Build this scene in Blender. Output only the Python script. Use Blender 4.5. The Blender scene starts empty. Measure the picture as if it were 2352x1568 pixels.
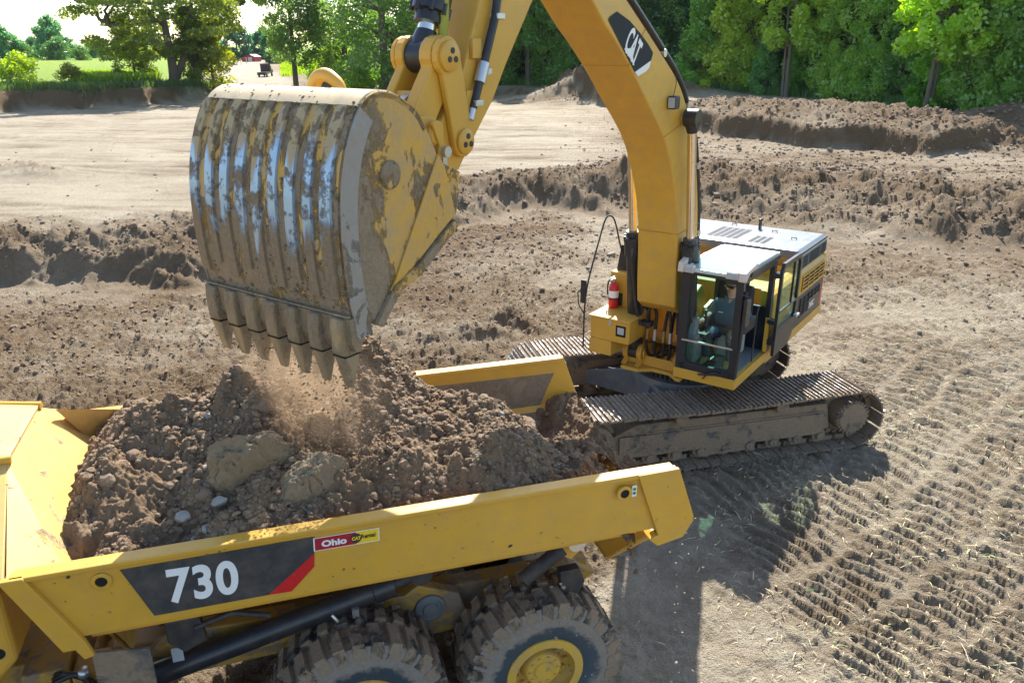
import bpy, bmesh, math, random
import numpy as np
from mathutils import Vector, Matrix
R = math.radians
rnd = random.Random(7)
rng = np.random.default_rng(11)
S = bpy.context.scene
COL = S.collection

# ------------------------------------------------------------------ camera
CAM_H = 6.44
PITCH = math.atan(679 / 1829)
cam_d = bpy.data.cameras.new('camera')
cam = bpy.data.objects.new('camera', cam_d); COL.objects.link(cam)
cam.location = (0, 0, CAM_H)
cam.rotation_euler = (math.pi / 2 - PITCH, 0, 0)
cam_d.sensor_width = 36; cam_d.lens = 36 * 1829 / 2352
cam_d.clip_start = 0.1; cam_d.clip_end = 5000
S.camera = cam

# ------------------------------------------------------------------ sky, sun, exposure
SUN_EL, SUN_AZ = R(45), R(7.5)
w = bpy.data.worlds.new('World'); S.world = w; w.use_nodes = True
nt = w.node_tree
bg = nt.nodes['Background']
sky = nt.nodes.new('ShaderNodeTexSky'); sky.sky_type = 'NISHITA'; sky.sun_disc = False
sky.sun_elevation = SUN_EL; sky.sun_rotation = SUN_AZ
sky.air_density = 1.0; sky.dust_density = 0.9; sky.ozone_density = 1.0
nt.links.new(sky.outputs[0], bg.inputs[0]); bg.inputs[1].default_value = 0.125
sl = bpy.data.lights.new('sun', 'SUN'); sl.energy = 5.0; sl.angle = R(0.5); sl.color = (1, 0.955, 0.885)
so = bpy.data.objects.new('sun', sl); COL.objects.link(so)
sd = Vector((math.sin(SUN_AZ) * math.cos(SUN_EL), math.cos(SUN_AZ) * math.cos(SUN_EL), math.sin(SUN_EL)))
so.rotation_euler = sd.to_track_quat('Z', 'Y').to_euler(); so.location = (0, 60, 60)
S.view_settings.view_transform = 'Standard'; S.view_settings.look = 'None'
S.view_settings.exposure = 1.3; S.view_settings.gamma = 1
S.cycles.max_bounces = 6; S.cycles.transparent_max_bounces = 12
S.cycles.diffuse_bounces = 3; S.cycles.glossy_bounces = 3
S.cycles.volume_bounces = 1
S.cycles.volume_step_rate = 1.0

# ------------------------------------------------------------------ pixel -> world (measuring helper; V = 2352 x 1568 view of the photo)
_c, _s = math.cos(PITCH), math.sin(PITCH)
def ray(px, py):
    a = (px - 1176) / 1829; b = (784 - py) / 1829
    return np.array([a, _c + b * _s, -_s + b * _c])
def atz(px, py, z):
    r = ray(px, py); t = (z - CAM_H) / r[2]
    return np.array([0, 0, CAM_H]) + t * r
def atd(px, d, z=0):                       # point at ground range d in the column px (taken at the horizon)
    th = math.atan((px - 1176) / 1951)
    return np.array([d * math.sin(th), d * math.cos(th), z])

# ------------------------------------------------------------------ noise
def _hash(ix, iy, seed):
    n = (ix.astype(np.int64) * 374761393 + iy.astype(np.int64) * 668265263 + seed * 1274126177) & 0xFFFFFFFF
    n = ((n ^ (n >> 13)) * 1274126177) & 0xFFFFFFFF
    return ((n ^ (n >> 16)) & 0xFFFF) / 65536.0
def pn(x, y, seed=0):
    ix = np.floor(x); iy = np.floor(y); fx = x - ix; fy = y - iy
    u = fx * fx * fx * (fx * (fx * 6 - 15) + 10); v = fy * fy * fy * (fy * (fy * 6 - 15) + 10)
    def g(a, b):
        an = _hash(ix + a, iy + b, seed) * 2 * np.pi
        return np.cos(an) * (fx - a) + np.sin(an) * (fy - b)
    return 1.5 * ((1 - v) * ((1 - u) * g(0, 0) + u * g(1, 0)) + v * ((1 - u) * g(0, 1) + u * g(1, 1)))
def fbm(x, y, seed=0, o=4, gain=0.5):
    t = 0; a = 1
    for k in range(o):
        t = t + a * pn(x * 2 ** k, y * 2 ** k, seed + k * 17); a *= gain
    return t
def sstep(a, b, x):
    t = np.clip((x - a) / (b - a), 0, 1); return t * t * (3 - 2 * t)

# ------------------------------------------------------------------ object helpers
def tag(o, label=None, cat=None, group=None, kind=None):
    if label: o['label'] = label
    if cat: o['category'] = cat
    if group: o['group'] = group
    if kind: o['kind'] = kind
    return o
def empty(name, loc=(0, 0, 0), rz=0):
    o = bpy.data.objects.new(name, None); COL.objects.link(o)
    o.location = loc; o.rotation_euler = (0, 0, rz); o.empty_display_size = 0.3
    return o
def npmesh(name, V, F, mats=(), parent=None, smooth=False, mi=None, k=4):
    """fast mesh from a vertex array and an array of k-gons"""
    V = np.asarray(V, np.float32); F = np.asarray(F, np.int32)
    me = bpy.data.meshes.new(name)
    me.vertices.add(len(V)); me.vertices.foreach_set('co', V.ravel())
    me.loops.add(F.size); me.loops.foreach_set('vertex_index', F.ravel())
    me.polygons.add(len(F))
    me.polygons.foreach_set('loop_start', np.arange(len(F), dtype=np.int32) * F.shape[1])
    me.polygons.foreach_set('loop_total', np.full(len(F), F.shape[1], np.int32))
    if mi is not None: me.polygons.foreach_set('material_index', np.asarray(mi, np.int32))
    me.polygons.foreach_set('use_smooth', np.full(len(F), bool(smooth)))
    me.update(calc_edges=True)
    for m in mats: me.materials.append(m)
    o = bpy.data.objects.new(name, me); COL.objects.link(o)
    if parent: o.parent = parent
    return o
def copy_tree(o, parent=None):
    c = o.copy(); COL.objects.link(c)
    if parent: c.parent = parent
    for ch in list(o.children): copy_tree(ch, c)
    return c

class MB:
    """collects shapes; build() links them as one mesh object"""
    def __init__(s): s.v = []; s.f = []; s.m = []; s.sm = []; s.cur = 0; s.xf = None
    def add(s, vs, fs, smooth=False):
        b = len(s.v)
        for p in vs:
            p = Vector(p); s.v.append(tuple(s.xf @ p) if s.xf else tuple(p))
        for f in fs:
            s.f.append([b + i for i in f]); s.m.append(s.cur); s.sm.append(smooth)
        return s
    def box(s, a, b):
        x0, y0, z0 = a; x1, y1, z1 = b
        return s.add([(x0, y0, z0), (x1, y0, z0), (x1, y1, z0), (x0, y1, z0), (x0, y0, z1), (x1, y0, z1), (x1, y1, z1), (x0, y1, z1)],
                     [(0, 3, 2, 1), (4, 5, 6, 7), (0, 1, 5, 4), (1, 2, 6, 5), (2, 3, 7, 6), (3, 0, 4, 7)])
    def prism(s, pts, a, b, axis='y'):
        """polygon pts (two coords) extruded along axis from a to b"""
        if axis == 'y': mk = lambda p, t: (p[0], t, p[1])
        elif axis == 'x': mk = lambda p, t: (t, p[0], p[1])
        else: mk = lambda p, t: (p[0], p[1], t)
        n = len(pts)
        vs = [mk(p, a) for p in pts] + [mk(p, b) for p in pts]
        fs = [list(range(n)), list(range(2 * n - 1, n - 1, -1))]
        fs += [(i, n + i, n + (i + 1) % n, (i + 1) % n) for i in range(n)]
        return s.add(vs, fs)
    def strip(s, sides, smooth=False, closed=False):
        """quads between consecutive polylines of equal length"""
        n = len(sides[0]); vs = [p for sd_ in sides for p in sd_]; fs = []
        m = len(sides)
        for j in range(m if closed else m - 1):
            for i in range(n - 1):
                fs.append((j * n + i, j * n + i + 1, ((j + 1) % m) * n + i + 1, ((j + 1) % m) * n + i))
        return s.add(vs, fs, smooth)
    def tube(s, pts, r, n=8, cap=True, smooth=True):
        pts = [Vector(p) for p in pts]; m = len(pts)
        rs = r if isinstance(r, (list, tuple)) else [r] * m
        vs = []; fs = []; up = None
        for i, p in enumerate(pts):
            d = (pts[min(i + 1, m - 1)] - pts[max(i - 1, 0)]).normalized()
            if up is None:
                up = d.orthogonal().normalized()
            else:
                up = (up - d * up.dot(d)); up = up.normalized() if up.length > 1e-6 else d.orthogonal().normalized()
            q = d.cross(up)
            for k in range(n):
                t = 2 * math.pi * k / n
                vs.append(p + (up * math.cos(t) + q * math.sin(t)) * rs[i])
        for i in range(m - 1):
            for k in range(n):
                fs.append((i * n + k, i * n + (k + 1) % n, (i + 1) * n + (k + 1) % n, (i + 1) * n + k))
        s.add(vs, fs, smooth)
        if cap:
            s.add(vs[:n], [list(range(n - 1, -1, -1))]); s.add(vs[-n:], [list(range(n))])
        return s
    def cyl(s, a, b, r, n=20, r2=None): return s.tube([a, b], [r, r if r2 is None else r2], n)
    def lathe(s, prof, c, axis, n=32, smooth=True):
        """prof: list of (along, radius) turned about axis through c"""
        ax = Vector(axis).normalized(); up = ax.orthogonal().normalized(); q = ax.cross(up); c = Vector(c)
        vs = []; m = len(prof)
        for (t, r) in prof:
            for k in range(n):
                an = 2 * math.pi * k / n
                vs.append(c + ax * t + (up * math.cos(an) + q * math.sin(an)) * r)
        fs = [(i * n + k, i * n + (k + 1) % n, (i + 1) * n + (k + 1) % n, (i + 1) * n + k) for i in range(m - 1) for k in range(n)]
        return s.add(vs, fs, smooth)
    def quad(s, a, b, c, d): return s.add([a, b, c, d], [(0, 1, 2, 3)])
    def slab(s, pts, th):
        """planar polygon given thickness th along its normal (behind it)"""
        P = [Vector(p) for p in pts]; nrm = (P[1] - P[0]).cross(P[2] - P[0]).normalized(); n = len(P)
        Q = [p - nrm * th for p in P]
        fs = [list(range(n)), list(range(2 * n - 1, n - 1, -1))] + [(i, n + i, n + (i + 1) % n, (i + 1) % n) for i in range(n)]
        return s.add(P + Q, fs)
    def build(s, name, mats, parent=None, bevel=0, seg=2, sharp=None):
        if not isinstance(mats, (list, tuple)): mats = [mats]
        me = bpy.data.meshes.new(name)
        me.from_pydata(s.v, [], s.f); me.update()
        for m in mats: me.materials.append(m)
        me.polygons.foreach_set('material_index', s.m)
        me.polygons.foreach_set('use_smooth', s.sm)
        bm = bmesh.new(); bm.from_mesh(me); bmesh.ops.recalc_face_normals(bm, faces=bm.faces); bm.to_mesh(me); bm.free()
        if sharp: me.set_sharp_from_angle(angle=R(sharp))
        o = bpy.data.objects.new(name, me); COL.objects.link(o)
        if parent: o.parent = parent
        if bevel:
            b = o.modifiers.new('bevel', 'BEVEL'); b.width = bevel; b.segments = seg; b.limit_method = 'ANGLE'; b.angle_limit = R(35)
        return o

def arc_pts(c, r, a0, a1, n):
    return [(c[0] + r * math.cos(R(a0 + (a1 - a0) * i / n)), c[1] + r * math.sin(R(a0 + (a1 - a0) * i / n))) for i in range(n + 1)]
def smooth_poly(pts, it=2):
    """Chaikin on an open polyline, end points kept"""
    for _ in range(it):
        q = [pts[0]]
        for a, b in zip(pts, pts[1:]):
            q.append(tuple(x * .75 + y * .25 for x, y in zip(a, b))); q.append(tuple(x * .25 + y * .75 for x, y in zip(a, b)))
        q.append(pts[-1]); pts = q
    return pts

# ------------------------------------------------------------------ materials
class NT:
    def __init__(s, name):
        s.m = bpy.data.materials.new(name); s.m.use_nodes = True; s.t = s.m.node_tree
        s.b = s.t.nodes['Principled BSDF']; s.out = s.t.nodes['Material Output']
    def n(s, typ, **kw):
        x = s.t.nodes.new(typ)
        for k, v in kw.items():
            if k in x.inputs: x.inputs[k].default_value = v
            else: setattr(x, k, v)
        return x
    def l(s, a, b): s.t.links.new(a, b)
    def coord(s, kind='Object'): return s.n('ShaderNodeTexCoord').outputs[kind]
    def noise(s, scale, detail=4, rough=.55, co=None, dist=0):
        x = s.n('ShaderNodeTexNoise', Scale=scale, Detail=detail, Roughness=rough, Distortion=dist)
        s.l(co if co is not None else s.coord(), x.inputs['Vector']); return x.outputs['Fac']
    def ramp(s, f, a, b, c0=(0, 0, 0, 1), c1=(1, 1, 1, 1)):
        x = s.n('ShaderNodeValToRGB'); e = x.color_ramp.elements
        e[0].position = a; e[1].position = b; e[0].color = c0; e[1].color = c1
        s.l(f, x.inputs[0]); return x.outputs[0]
    def mix(s, f, a, b):
        x = s.n('ShaderNodeMix', data_type='RGBA')
        for i, v in ((0, f), (6, a), (7, b)):
            if isinstance(v, (int, float)): x.inputs[i].default_value = v
            elif isinstance(v, tuple): x.inputs[i].default_value = (*v[:3], 1)
            else: s.l(v, x.inputs[i])
        return x.outputs[2]
    def math(s, op, a, b=0.5):
        x = s.n('ShaderNodeMath', operation=op)
        for i, v in ((0, a), (1, b)):
            if isinstance(v, (int, float)): x.inputs[i].default_value = v
            else: s.l(v, x.inputs[i])
        return x.outputs[0]
    def bump(s, h, strength=.3, dist=.01):
        x = s.n('ShaderNodeBump', Strength=strength, Distance=dist); s.l(h, x.inputs['Height']); s.l(x.outputs[0], s.b.inputs['Normal'])
    def setc(s, c):
        if isinstance(c, tuple): s.b.inputs['Base Color'].default_value = (*c[:3], 1)
        else: s.l(c, s.b.inputs['Base Color'])
    def rough(s, r):
        if isinstance(r, (int, float)): s.b.inputs['Roughness'].default_value = r
        else: s.l(r, s.b.inputs['Roughness'])

MUD = (.17, .118, .072); MUD2 = (.30, .23, .16)
def painted(name, col, rough=.42, mud=.0, mudscale=3.0, dust=.15, metal=0, spec=.5, vary=.12):
    """paint or metal with uneven dust film and mud patches (mud: 0..1 covered)"""
    t = NT(name)
    f1 = t.noise(2.3, 5, .6); f2 = t.noise(23, 4, .6)
    dark = tuple(c * (1 - vary) for c in col); lite = tuple(min(1, c * (1 + vary)) for c in col)
    c = t.mix(f1, dark, lite)
    if dust:
        d = t.math('MULTIPLY', t.ramp(t.noise(5.5, 6, .65), .42, .75), dust)
        c = t.mix(d, c, MUD2)
    if mud:
        p = t.noise(mudscale, 8, .68, dist=.4)
        lo = .72 - .5 * mud
        mk = t.ramp(p, lo, lo + .07)
        mc = t.mix(f2, MUD, MUD2)
        c = t.mix(mk, c, mc)
        t.rough(t.math('MAXIMUM', rough, t.math('MULTIPLY', mk, .95)))
        if metal:
            t.l(t.math('MULTIPLY', t.math('SUBTRACT', 1.0, mk), metal), t.b.inputs['Metallic'])
        t.bump(t.math('ADD', t.math('MULTIPLY', mk, t.math('ADD', t.noise(40, 3), .4)), t.math('MULTIPLY', f2, .08)), .6, .02)
    else:
        rr = t.math('ADD', rough - .08, t.math('MULTIPLY', t.noise(9, 5, .6), .2)); t.rough(rr)
        t.b.inputs['Metallic'].default_value = metal
        t.bump(f2, .05, .004)
    t.setc(c); t.b.inputs['Specular IOR Level'].default_value = spec
    return t.m
def plain(name, col, rough=.5, metal=0, vary=.1, scale=12):
    t = NT(name); f = t.noise(scale, 4)
    t.setc(t.mix(f, tuple(c * (1 - vary) for c in col), tuple(min(1, c * (1 + vary)) for c in col)))
    t.rough(rough); t.b.inputs['Metallic'].default_value = metal
    return t.m
YEL = (.60, .325, .038)
M = {}
M['yellow'] = painted('yellow_paint', YEL, .40, mud=.0, dust=.10)
M['yellow_used'] = painted('yellow_paint_used', YEL, .45, mud=.16, mudscale=6, dust=.25)
M['yellow_dirty'] = painted('yellow_paint_dirty', YEL, .55, mud=.62, mudscale=2.2, dust=.45)
M['yellow_mud'] = painted('yellow_paint_muddy', YEL, .6, mud=.84, mudscale=2.6, dust=.5)
M['black'] = painted('black_paint', (.018, .02, .026), .33, dust=.10)
M['blackmatt'] = painted('black_matt', (.022, .022, .025), .6, dust=.2)
M['rubber'] = plain('rubber_hose', (.014, .014, .016), .5)
M['steel'] = painted('worn_steel', (.42, .42, .43), .34, mud=.35, mudscale=2.0, metal=.9, dust=.2)
M['steel_strip'] = painted('polished_wear_steel', (.50, .53, .58), .26, mud=.50, mudscale=2.2, metal=.95, dust=.15)
M['chrome'] = plain('chromed_rod', (.75, .70, .62), .16, 1.0, .04)
M['silver'] = plain('zinc_fitting', (.55, .55, .56), .35, .8)
M['mudsteel'] = painted('mud_caked_steel', (.075, .075, .075), .6, mud=.66, mudscale=4, dust=.6)
M['trackshoe'] = painted('track_shoe_steel', (.16, .145, .13), .45, mud=.75, mudscale=5, dust=.4, metal=.5)
M['grouser'] = painted('grouser_steel', (.42, .41, .40), .3, mud=.52, mudscale=7, dust=.2, metal=.8)
M['white'] = plain('white_vinyl', (.78, .78, .77), .45, 0, .03)
M['red'] = plain('red_paint', (.55, .018, .02), .4, 0, .08)
M['decal'] = painted('charcoal_decal', (.035, .037, .042), .5, dust=.25)
M['decaly'] = plain('yellow_sticker', (.80, .55, .02), .45)
M['beige'] = plain('beige_plastic', (.62, .52, .44), .5)
M['lens'] = plain('lamp_lens', (.42, .43, .44), .12)
M['orange'] = plain('orange_pipe', (.66, .36, .05), .45)
def glass(name, tint, gloss=.12):
    t = NT(name); t.t.nodes.remove(t.b)
    tr = t.n('ShaderNodeBsdfTransparent'); tr.inputs[0].default_value = (*tint, 1)
    gl = t.n('ShaderNodeBsdfGlossy'); gl.inputs['Roughness'].default_value = .03; gl.inputs[0].default_value = (.9, 1, .96, 1)
    fr = t.n('ShaderNodeFresnel', IOR=1.5); sm = t.noise(3, 5, .6)
    fac = t.math('ADD', t.math('MULTIPLY', fr.outputs[0], .2), t.math('MULTIPLY', t.ramp(sm, .5, .8), gloss))
    mx = t.n('ShaderNodeMixShader'); t.l(fac, mx.inputs[0]); t.l(tr.outputs[0], mx.inputs[1]); t.l(gl.outputs[0], mx.inputs[2])
    t.l(mx.outputs[0], t.out.inputs[0]); return t.m
M['glass'] = glass('green_tinted_glass', (.95, .985, .97), .008)
M['glass_side'] = glass('turquoise_side_glass', (.62, .88, .85), .04); M['glass_low'] = glass('green_lower_glass', (.80, .93, .87), .03)
M['glass_clear'] = glass('window_glass', (.80, .92, .87), .06)

def hatch_mat():
    t = NT('pale_glare_hatch'); t.t.nodes.remove(t.b); f = t.noise(4, 4)  # pale diffuse colour stands in for white glare on the clear hatch
    d = t.n('ShaderNodeBsdfDiffuse'); q = t.n('ShaderNodeBsdfTranslucent'); g = t.n('ShaderNodeBsdfGlossy', Roughness=.12); t.l(t.mix(f, (.50, .66, .60), (.60, .74, .68)), d.inputs[0]); q.inputs[0].default_value = (.62, .86, .78, 1)
    m = t.n('ShaderNodeMixShader'); m.inputs[0].default_value = .55; t.l(d.outputs[0], m.inputs[1]); t.l(q.outputs[0], m.inputs[2])
    m2 = t.n('ShaderNodeMixShader'); m2.inputs[0].default_value = .10; t.l(m.outputs[0], m2.inputs[1]); t.l(g.outputs[0], m2.inputs[2]); t.l(m2.outputs[0], t.out.inputs[0]); return t.m
M['hatch'] = hatch_mat()
def text(body, size, origin, xdir, ydir, mat, name, parent, bold=0.0, sx=1.0, shear=0, depth=.002, align='LEFT', space=1.0):
    """lettering as a thin mesh: xdir reading direction, ydir up"""
    cu = bpy.data.curves.new(name, 'FONT'); cu.body = body; cu.size = 1; cu.offset = bold; cu.shear = shear
    cu.extrude = depth / size; cu.space_character = space; cu.align_x = align
    to = bpy.data.objects.new(name, cu); COL.objects.link(to)
    dg = bpy.context.evaluated_depsgraph_get(); me = bpy.data.meshes.new_from_object(to.evaluated_get(dg))
    bpy.data.objects.remove(to)
    X = Vector(xdir).normalized(); Y = Vector(ydir); Y = (Y - X * Y.dot(X)).normalized(); Z = X.cross(Y)
    mt = Matrix((( *(X * size * sx), 0), (*(Y * size), 0), (*(Z * size), 0), (0, 0, 0, 1))).transposed()
    mt.translation = Vector(origin)
    me.transform(mt)
    me.materials.clear(); me.materials.append(mat)
    o = bpy.data.objects.new(name, me); COL.objects.link(o)
    if parent: o.parent = parent
    return o
# ================================================================== ground
def thr(pts, z):
    """pixel points at height z -> arrays (theta, range) sorted by theta"""
    q = [atz(px, py, z) for px, py in pts]
    th = np.array([math.atan2(p[0], p[1]) for p in q]); r = np.array([math.hypot(p[0], p[1]) for p in q])
    i = np.argsort(th); return th[i], r[i]
LEDGE = thr([(-500, 700), (0, 672), (200, 668), (470, 655), (750, 590), (1050, 512), (1250, 478), (1450, 492), (1650, 515), (1850, 520), (2000, 535), (2150, 560), (2352, 575), (2800, 600)], 0)
BANK_PTS = [(-500, 285, 1.7), (0, 262, 1.7), (200, 252, 1.6), (440, 236, 1.4), (500, 226, .9), (530, 215, .5), (680, 212, .6), (800, 214, 1.0), (1000, 216, .9), (1180, 222, .9), (1400, 250, 1.0), (1610, 312, 1.1), (1800, 330, 1.1), (2000, 350, 1.1), (2130, 366, .9), (2300, 352, .6), (2600, 360, .6)]
BANK = thr([(a, b) for a, b, _ in BANK_PTS], 1.0)
BANKH = np.array([c for _, _, c in BANK_PTS])
FOREST = thr([(640, 178), (760, 184), (1000, 190), (1150, 193), (1400, 205), (1700, 217), (1900, 229), (2080, 246), (2352, 262), (2800, 285)], 2.0)
ROAD = [atz(x, y, 1.9)[:2].tolist() + [hw] for x, y, hw in [(600, 215, 8.), (570, 190, 6.0), (556, 168, 5.6), (548, 152, 5.4), (552, 140, 6.)]]
HEAPS = [  # x, y, radius x, radius y, height
    (*atz(1350, 235, 1)[:2], 6.8, 4.0, 2.4), (*atz(1480, 240, 1)[:2], 6.5, 4.0, 1.5),
    (*atz(890, 222, 1)[:2], 3.2, 2.6, 1.3), (*atz(745, 214, 1)[:2], 3.0, 2.5, 1.9),
    (*atz(1690, 292, 1)[:2], 5.5, 4.0, .75), (*atz(1790, 300, 1)[:2], 5.5, 4.0, .8), (*atz(1890, 312, 1)[:2], 5.0, 4.0, .9), (*atz(1990, 318, 1)[:2], 4.5, 3.6, .85),
    (*atz(2100, 330, 1)[:2], 4.0, 3.0, .85), (*atz(2200, 345, 1)[:2], 3.6, 3.0, .9), (*atz(2400, 318, 1)[:2], 6.0, 5.0, 1.5),
    (*atz(2140, 530, .3)[:2], 2.4, 1.5, .55), (*atz(2280, 520, .5)[:2], 2.5, 1.5, .55), (*atz(1960, 480, .8)[:2], 2.5, 1.5, .5),
    (*atz(1080, 770, 0)[:2], 1.0, .6, .42), (*atz(1170, 752, 0)[:2], .8, .5, .45), (*atz(60, 410, 1)[:2], 3.0, 2.0, .5),
    (*atz(1240, 415, 1)[:2], 2.2, 1.6, .5), (*atz(1400, 410, 1)[:2], 2.2, 1.6, .6)]
def seg_dist(x, y, pl):
    best = np.full(x.shape, 1e9); hw = np.zeros(x.shape)
    for (x0, y0, h0), (x1, y1, h1) in zip(pl, pl[1:]):
        dx, dy = x1 - x0, y1 - y0; t = np.clip(((x - x0) * dx + (y - y0) * dy) / (dx * dx + dy * dy), 0, 1)
        d = np.hypot(x - x0 - t * dx, y - y0 - t * dy); b = d < best
        best = np.where(b, d, best); hw = np.where(b, h0 + t * (h1 - h0), hw)
    return best, hw
def ground(x, y, detail=True):
    """height, soil lightness 0..1, green 0..1, roughness 0..1 at world points"""
    th = np.arctan2(x, np.maximum(y, 1e-3)); r = np.hypot(x, y)
    w1 = fbm(x * .35, y * .35, 3, 4) * 1.2 + fbm(x * 1.3, y * 1.3, 5, 3) * .30
    dl = r - np.interp(th, *LEDGE) + w1
    left = sstep(.02, -.25, th)
    lh = 1.0 + .1 * left
    rt = sstep(.02, .22, th)
    z = lh * (.62 * sstep(-.3, 1.5 + 1.6 * rt, dl) + .38 * sstep(1.0, 4.5 + 2 * rt, dl))
    # rough lip of dug soil on the ledge
    lipw = np.exp(-((dl - 2.4 - 2.2 * rt) / (2.0 + 2.4 * rt)) ** 2) * (y > 0)
    n1 = fbm(x * .9, y * .9, 21, 5)
    z = z + lipw * (.08 + (.29 + .18 * rt) * np.maximum(n1, -.15) + .22 * np.abs(fbm(x * .55, y * .55, 23, 4)))
    # bank round the pad
    w2 = fbm(x * .22, y * .22, 9, 3) * 1.1
    db = r - np.interp(th, *BANK) + w2
    bh = np.interp(th, BANK[0], BANKH)
    steep = np.interp(th, BANK[0], np.array([1.6, 1.6, 1.6, 1.8, 5, 14, 14, 5, 3, 3, 1.2, .9, .9, .9, 1.2, 2, 2.]))
    bk = sstep(0, 1, db / steep)
    z = z + bh * bk
    hp = np.zeros_like(z)
    for hx, hy, rx, ry, hh in HEAPS:
        q = ((x - hx) / rx) ** 2 + ((y - hy) / ry) ** 2
        near_h = q < 9
        if near_h.any(): hp[near_h] = np.maximum(hp[near_h], hh * np.exp(-1.3 * q[near_h]) * (1 + .30 * fbm(x[near_h] * .45, y[near_h] * .45, 31, 4)))
    z = z + hp
    # far land rises gently, the wooded side more
    far = np.clip(r - 95, 0, None)
    z = z + far * .0016 * sstep(.0, -.2, th)
    ff = r - np.interp(th, *FOREST)
    right = sstep(-.27, -.15, th)
    z = z + np.clip(ff, 0, 60) * .14 * right
    # masks
    rd, rhw = seg_dist(x, y, ROAD)
    road = sstep(1.5, -1.0, rd - rhw + .8 * fbm(x * .3, y * .3, 77, 3)) * (r > 70)
    green = np.where(th < np.interp(520, [0, 2352], [-.5, .5]) * 0 - .33, sstep(1.5, 4.5, db), 0)
    green = np.maximum(green, sstep(-1, 1.5, ff + fbm(x * .2, y * .2, 41, 3) * 1.5) * right)
    green = np.maximum(green, (r > 130) * sstep(0, 2, rd - rhw - 9) * (th > -.33))
    green = green * (1 - road)
    pad = sstep(3.0 + 3 * rt, 6.0 + 5 * rt, dl) * (1 - bk)
    berm = sstep(-.3, .5, db) * sstep(12, 8, db) * sstep(-.02, .05, th)
    front = sstep(-.3, -2.2, dl)                       # working floor
    churn = np.clip(front * (sstep(.03, -.03, th - .09 + .08 * fbm(x * .25, y * .25, 55, 3)) + .55 * sstep(18, 24, r)), 0, 1)
    churn = np.maximum(churn, lipw)
    bankface = bk * (1 - bk) * 4
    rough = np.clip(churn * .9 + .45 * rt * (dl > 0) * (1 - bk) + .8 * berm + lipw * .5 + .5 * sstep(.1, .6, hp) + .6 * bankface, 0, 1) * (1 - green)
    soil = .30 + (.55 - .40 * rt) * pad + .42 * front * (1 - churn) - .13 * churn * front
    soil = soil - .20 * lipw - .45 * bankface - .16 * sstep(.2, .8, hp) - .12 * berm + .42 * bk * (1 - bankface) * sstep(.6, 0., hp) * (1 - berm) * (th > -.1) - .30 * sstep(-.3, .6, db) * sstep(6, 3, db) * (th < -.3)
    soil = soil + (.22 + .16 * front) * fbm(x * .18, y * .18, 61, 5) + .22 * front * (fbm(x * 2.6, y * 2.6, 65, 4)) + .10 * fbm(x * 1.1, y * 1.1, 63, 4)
    soil = np.where(road > 0, soil * (1 - road) + road * (.80 + .15 * fbm(x * .4, y * .4, 71, 3)), soil)
    if detail:
        near = sstep(70, 25, r)
        z = z + berm * (.20 * np.abs(fbm(x * .5, y * .5, 82, 4)) + .12 * fbm(x * 1.3, y * 1.3, 84, 3))
        z = z + rough * (.10 * fbm(x * 1.7, y * 1.7, 81, 4) + .075 * np.abs(fbm(x * 4.2, y * 4.2, 83, 3)) + .045 * near * (np.abs(fbm(x * 9, y * 9, 85, 3)) - .2))
        z = z + (1 - rough) * near * (.016 * fbm(x * 6, y * 6, 87, 4) + front * (.04 * fbm(x * 2.2, y * 2.2, 88, 4) + .022 * np.abs(fbm(x * 8, y * 8, 86, 3)))) + .03 * (1 - rough) * fbm(x * .8, y * .8, 89, 3)
        # rubbly heaps and banks
        z = z + (sstep(.1, .5, hp) + bankface) * .16 * np.abs(fbm(x * 1.6, y * 1.6, 91, 5))
        # grouser prints of the crawler tracks on the floor, right of the machine
        wx = x + 1.3 * fbm(x * .09, y * .09, 101, 2) + .12 * fbm(x * .8, y * .8, 102, 2); wy = y + 1.3 * fbm(x * .09, y * .09, 103, 2) + .12 * fbm(x * .8, y * .8, 104, 2)
        for ang, wd, per, amp, mk in ((R(40), 1.05, .27, .080, front * sstep(1.6, 3.0, x + .25 * (y - 12)) * sstep(15.5, 13.5, y - .35 * x)),
                                      (R(17), 1.1, .33, .10, front * sstep(13.5, 15.5, y - .35 * x) * sstep(2.5, 5, x) * sstep(27, 23, y)),
                                      (R(-30), 1.0, .30, .11, front * sstep(1, -2, x) * sstep(20, 15, y))):
            ca, sa = math.cos(ang), math.sin(ang)
            a = wx * ca + wy * sa; b = -wx * sa + wy * ca
            lane = np.floor(b / wd); lb = b / wd - lane - .5
            ph = _hash(lane, lane * 0 + 3, 7)
            on = sstep(.0, .18, _hash(lane, lane * 0 + 9, 5) + .5 * fbm(a * .35, lane * 3.7, 111, 2))
            bar = sstep(.05, .75, np.sin(2 * np.pi * (a / per + ph + .55 * np.abs(lb)))) * sstep(.50, .36, np.abs(lb))
            brk = sstep(-.45, -.05, fbm(x * 2.3, y * 2.3, 113, 3))
            z = z + mk * on * near * amp * (bar * (.6 + .4 * brk) - .4) * (r < 45)
        # tyre ruts over the pad
        for ang, per, amp in ((R(4), 2.6, .08), (R(-9), 3.7, .08), (R(24), 5.2, .07)):
            b = -(x + 1.5 * fbm(x * .07, y * .07, 121, 2)) * math.sin(ang) + (y + 1.5 * fbm(x * .05, y * .05, 123, 2)) * math.cos(ang)
            rut = sstep(.55, .95, np.sin(2 * np.pi * b / per))
            z = z - pad * amp * rut * sstep(-.1, .4, fbm(x * .1, y * .1, 125, 3))
            soil = soil - pad * .18 * rut * sstep(-.1, .4, fbm(x * .1, y * .1, 125, 3))
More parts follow.
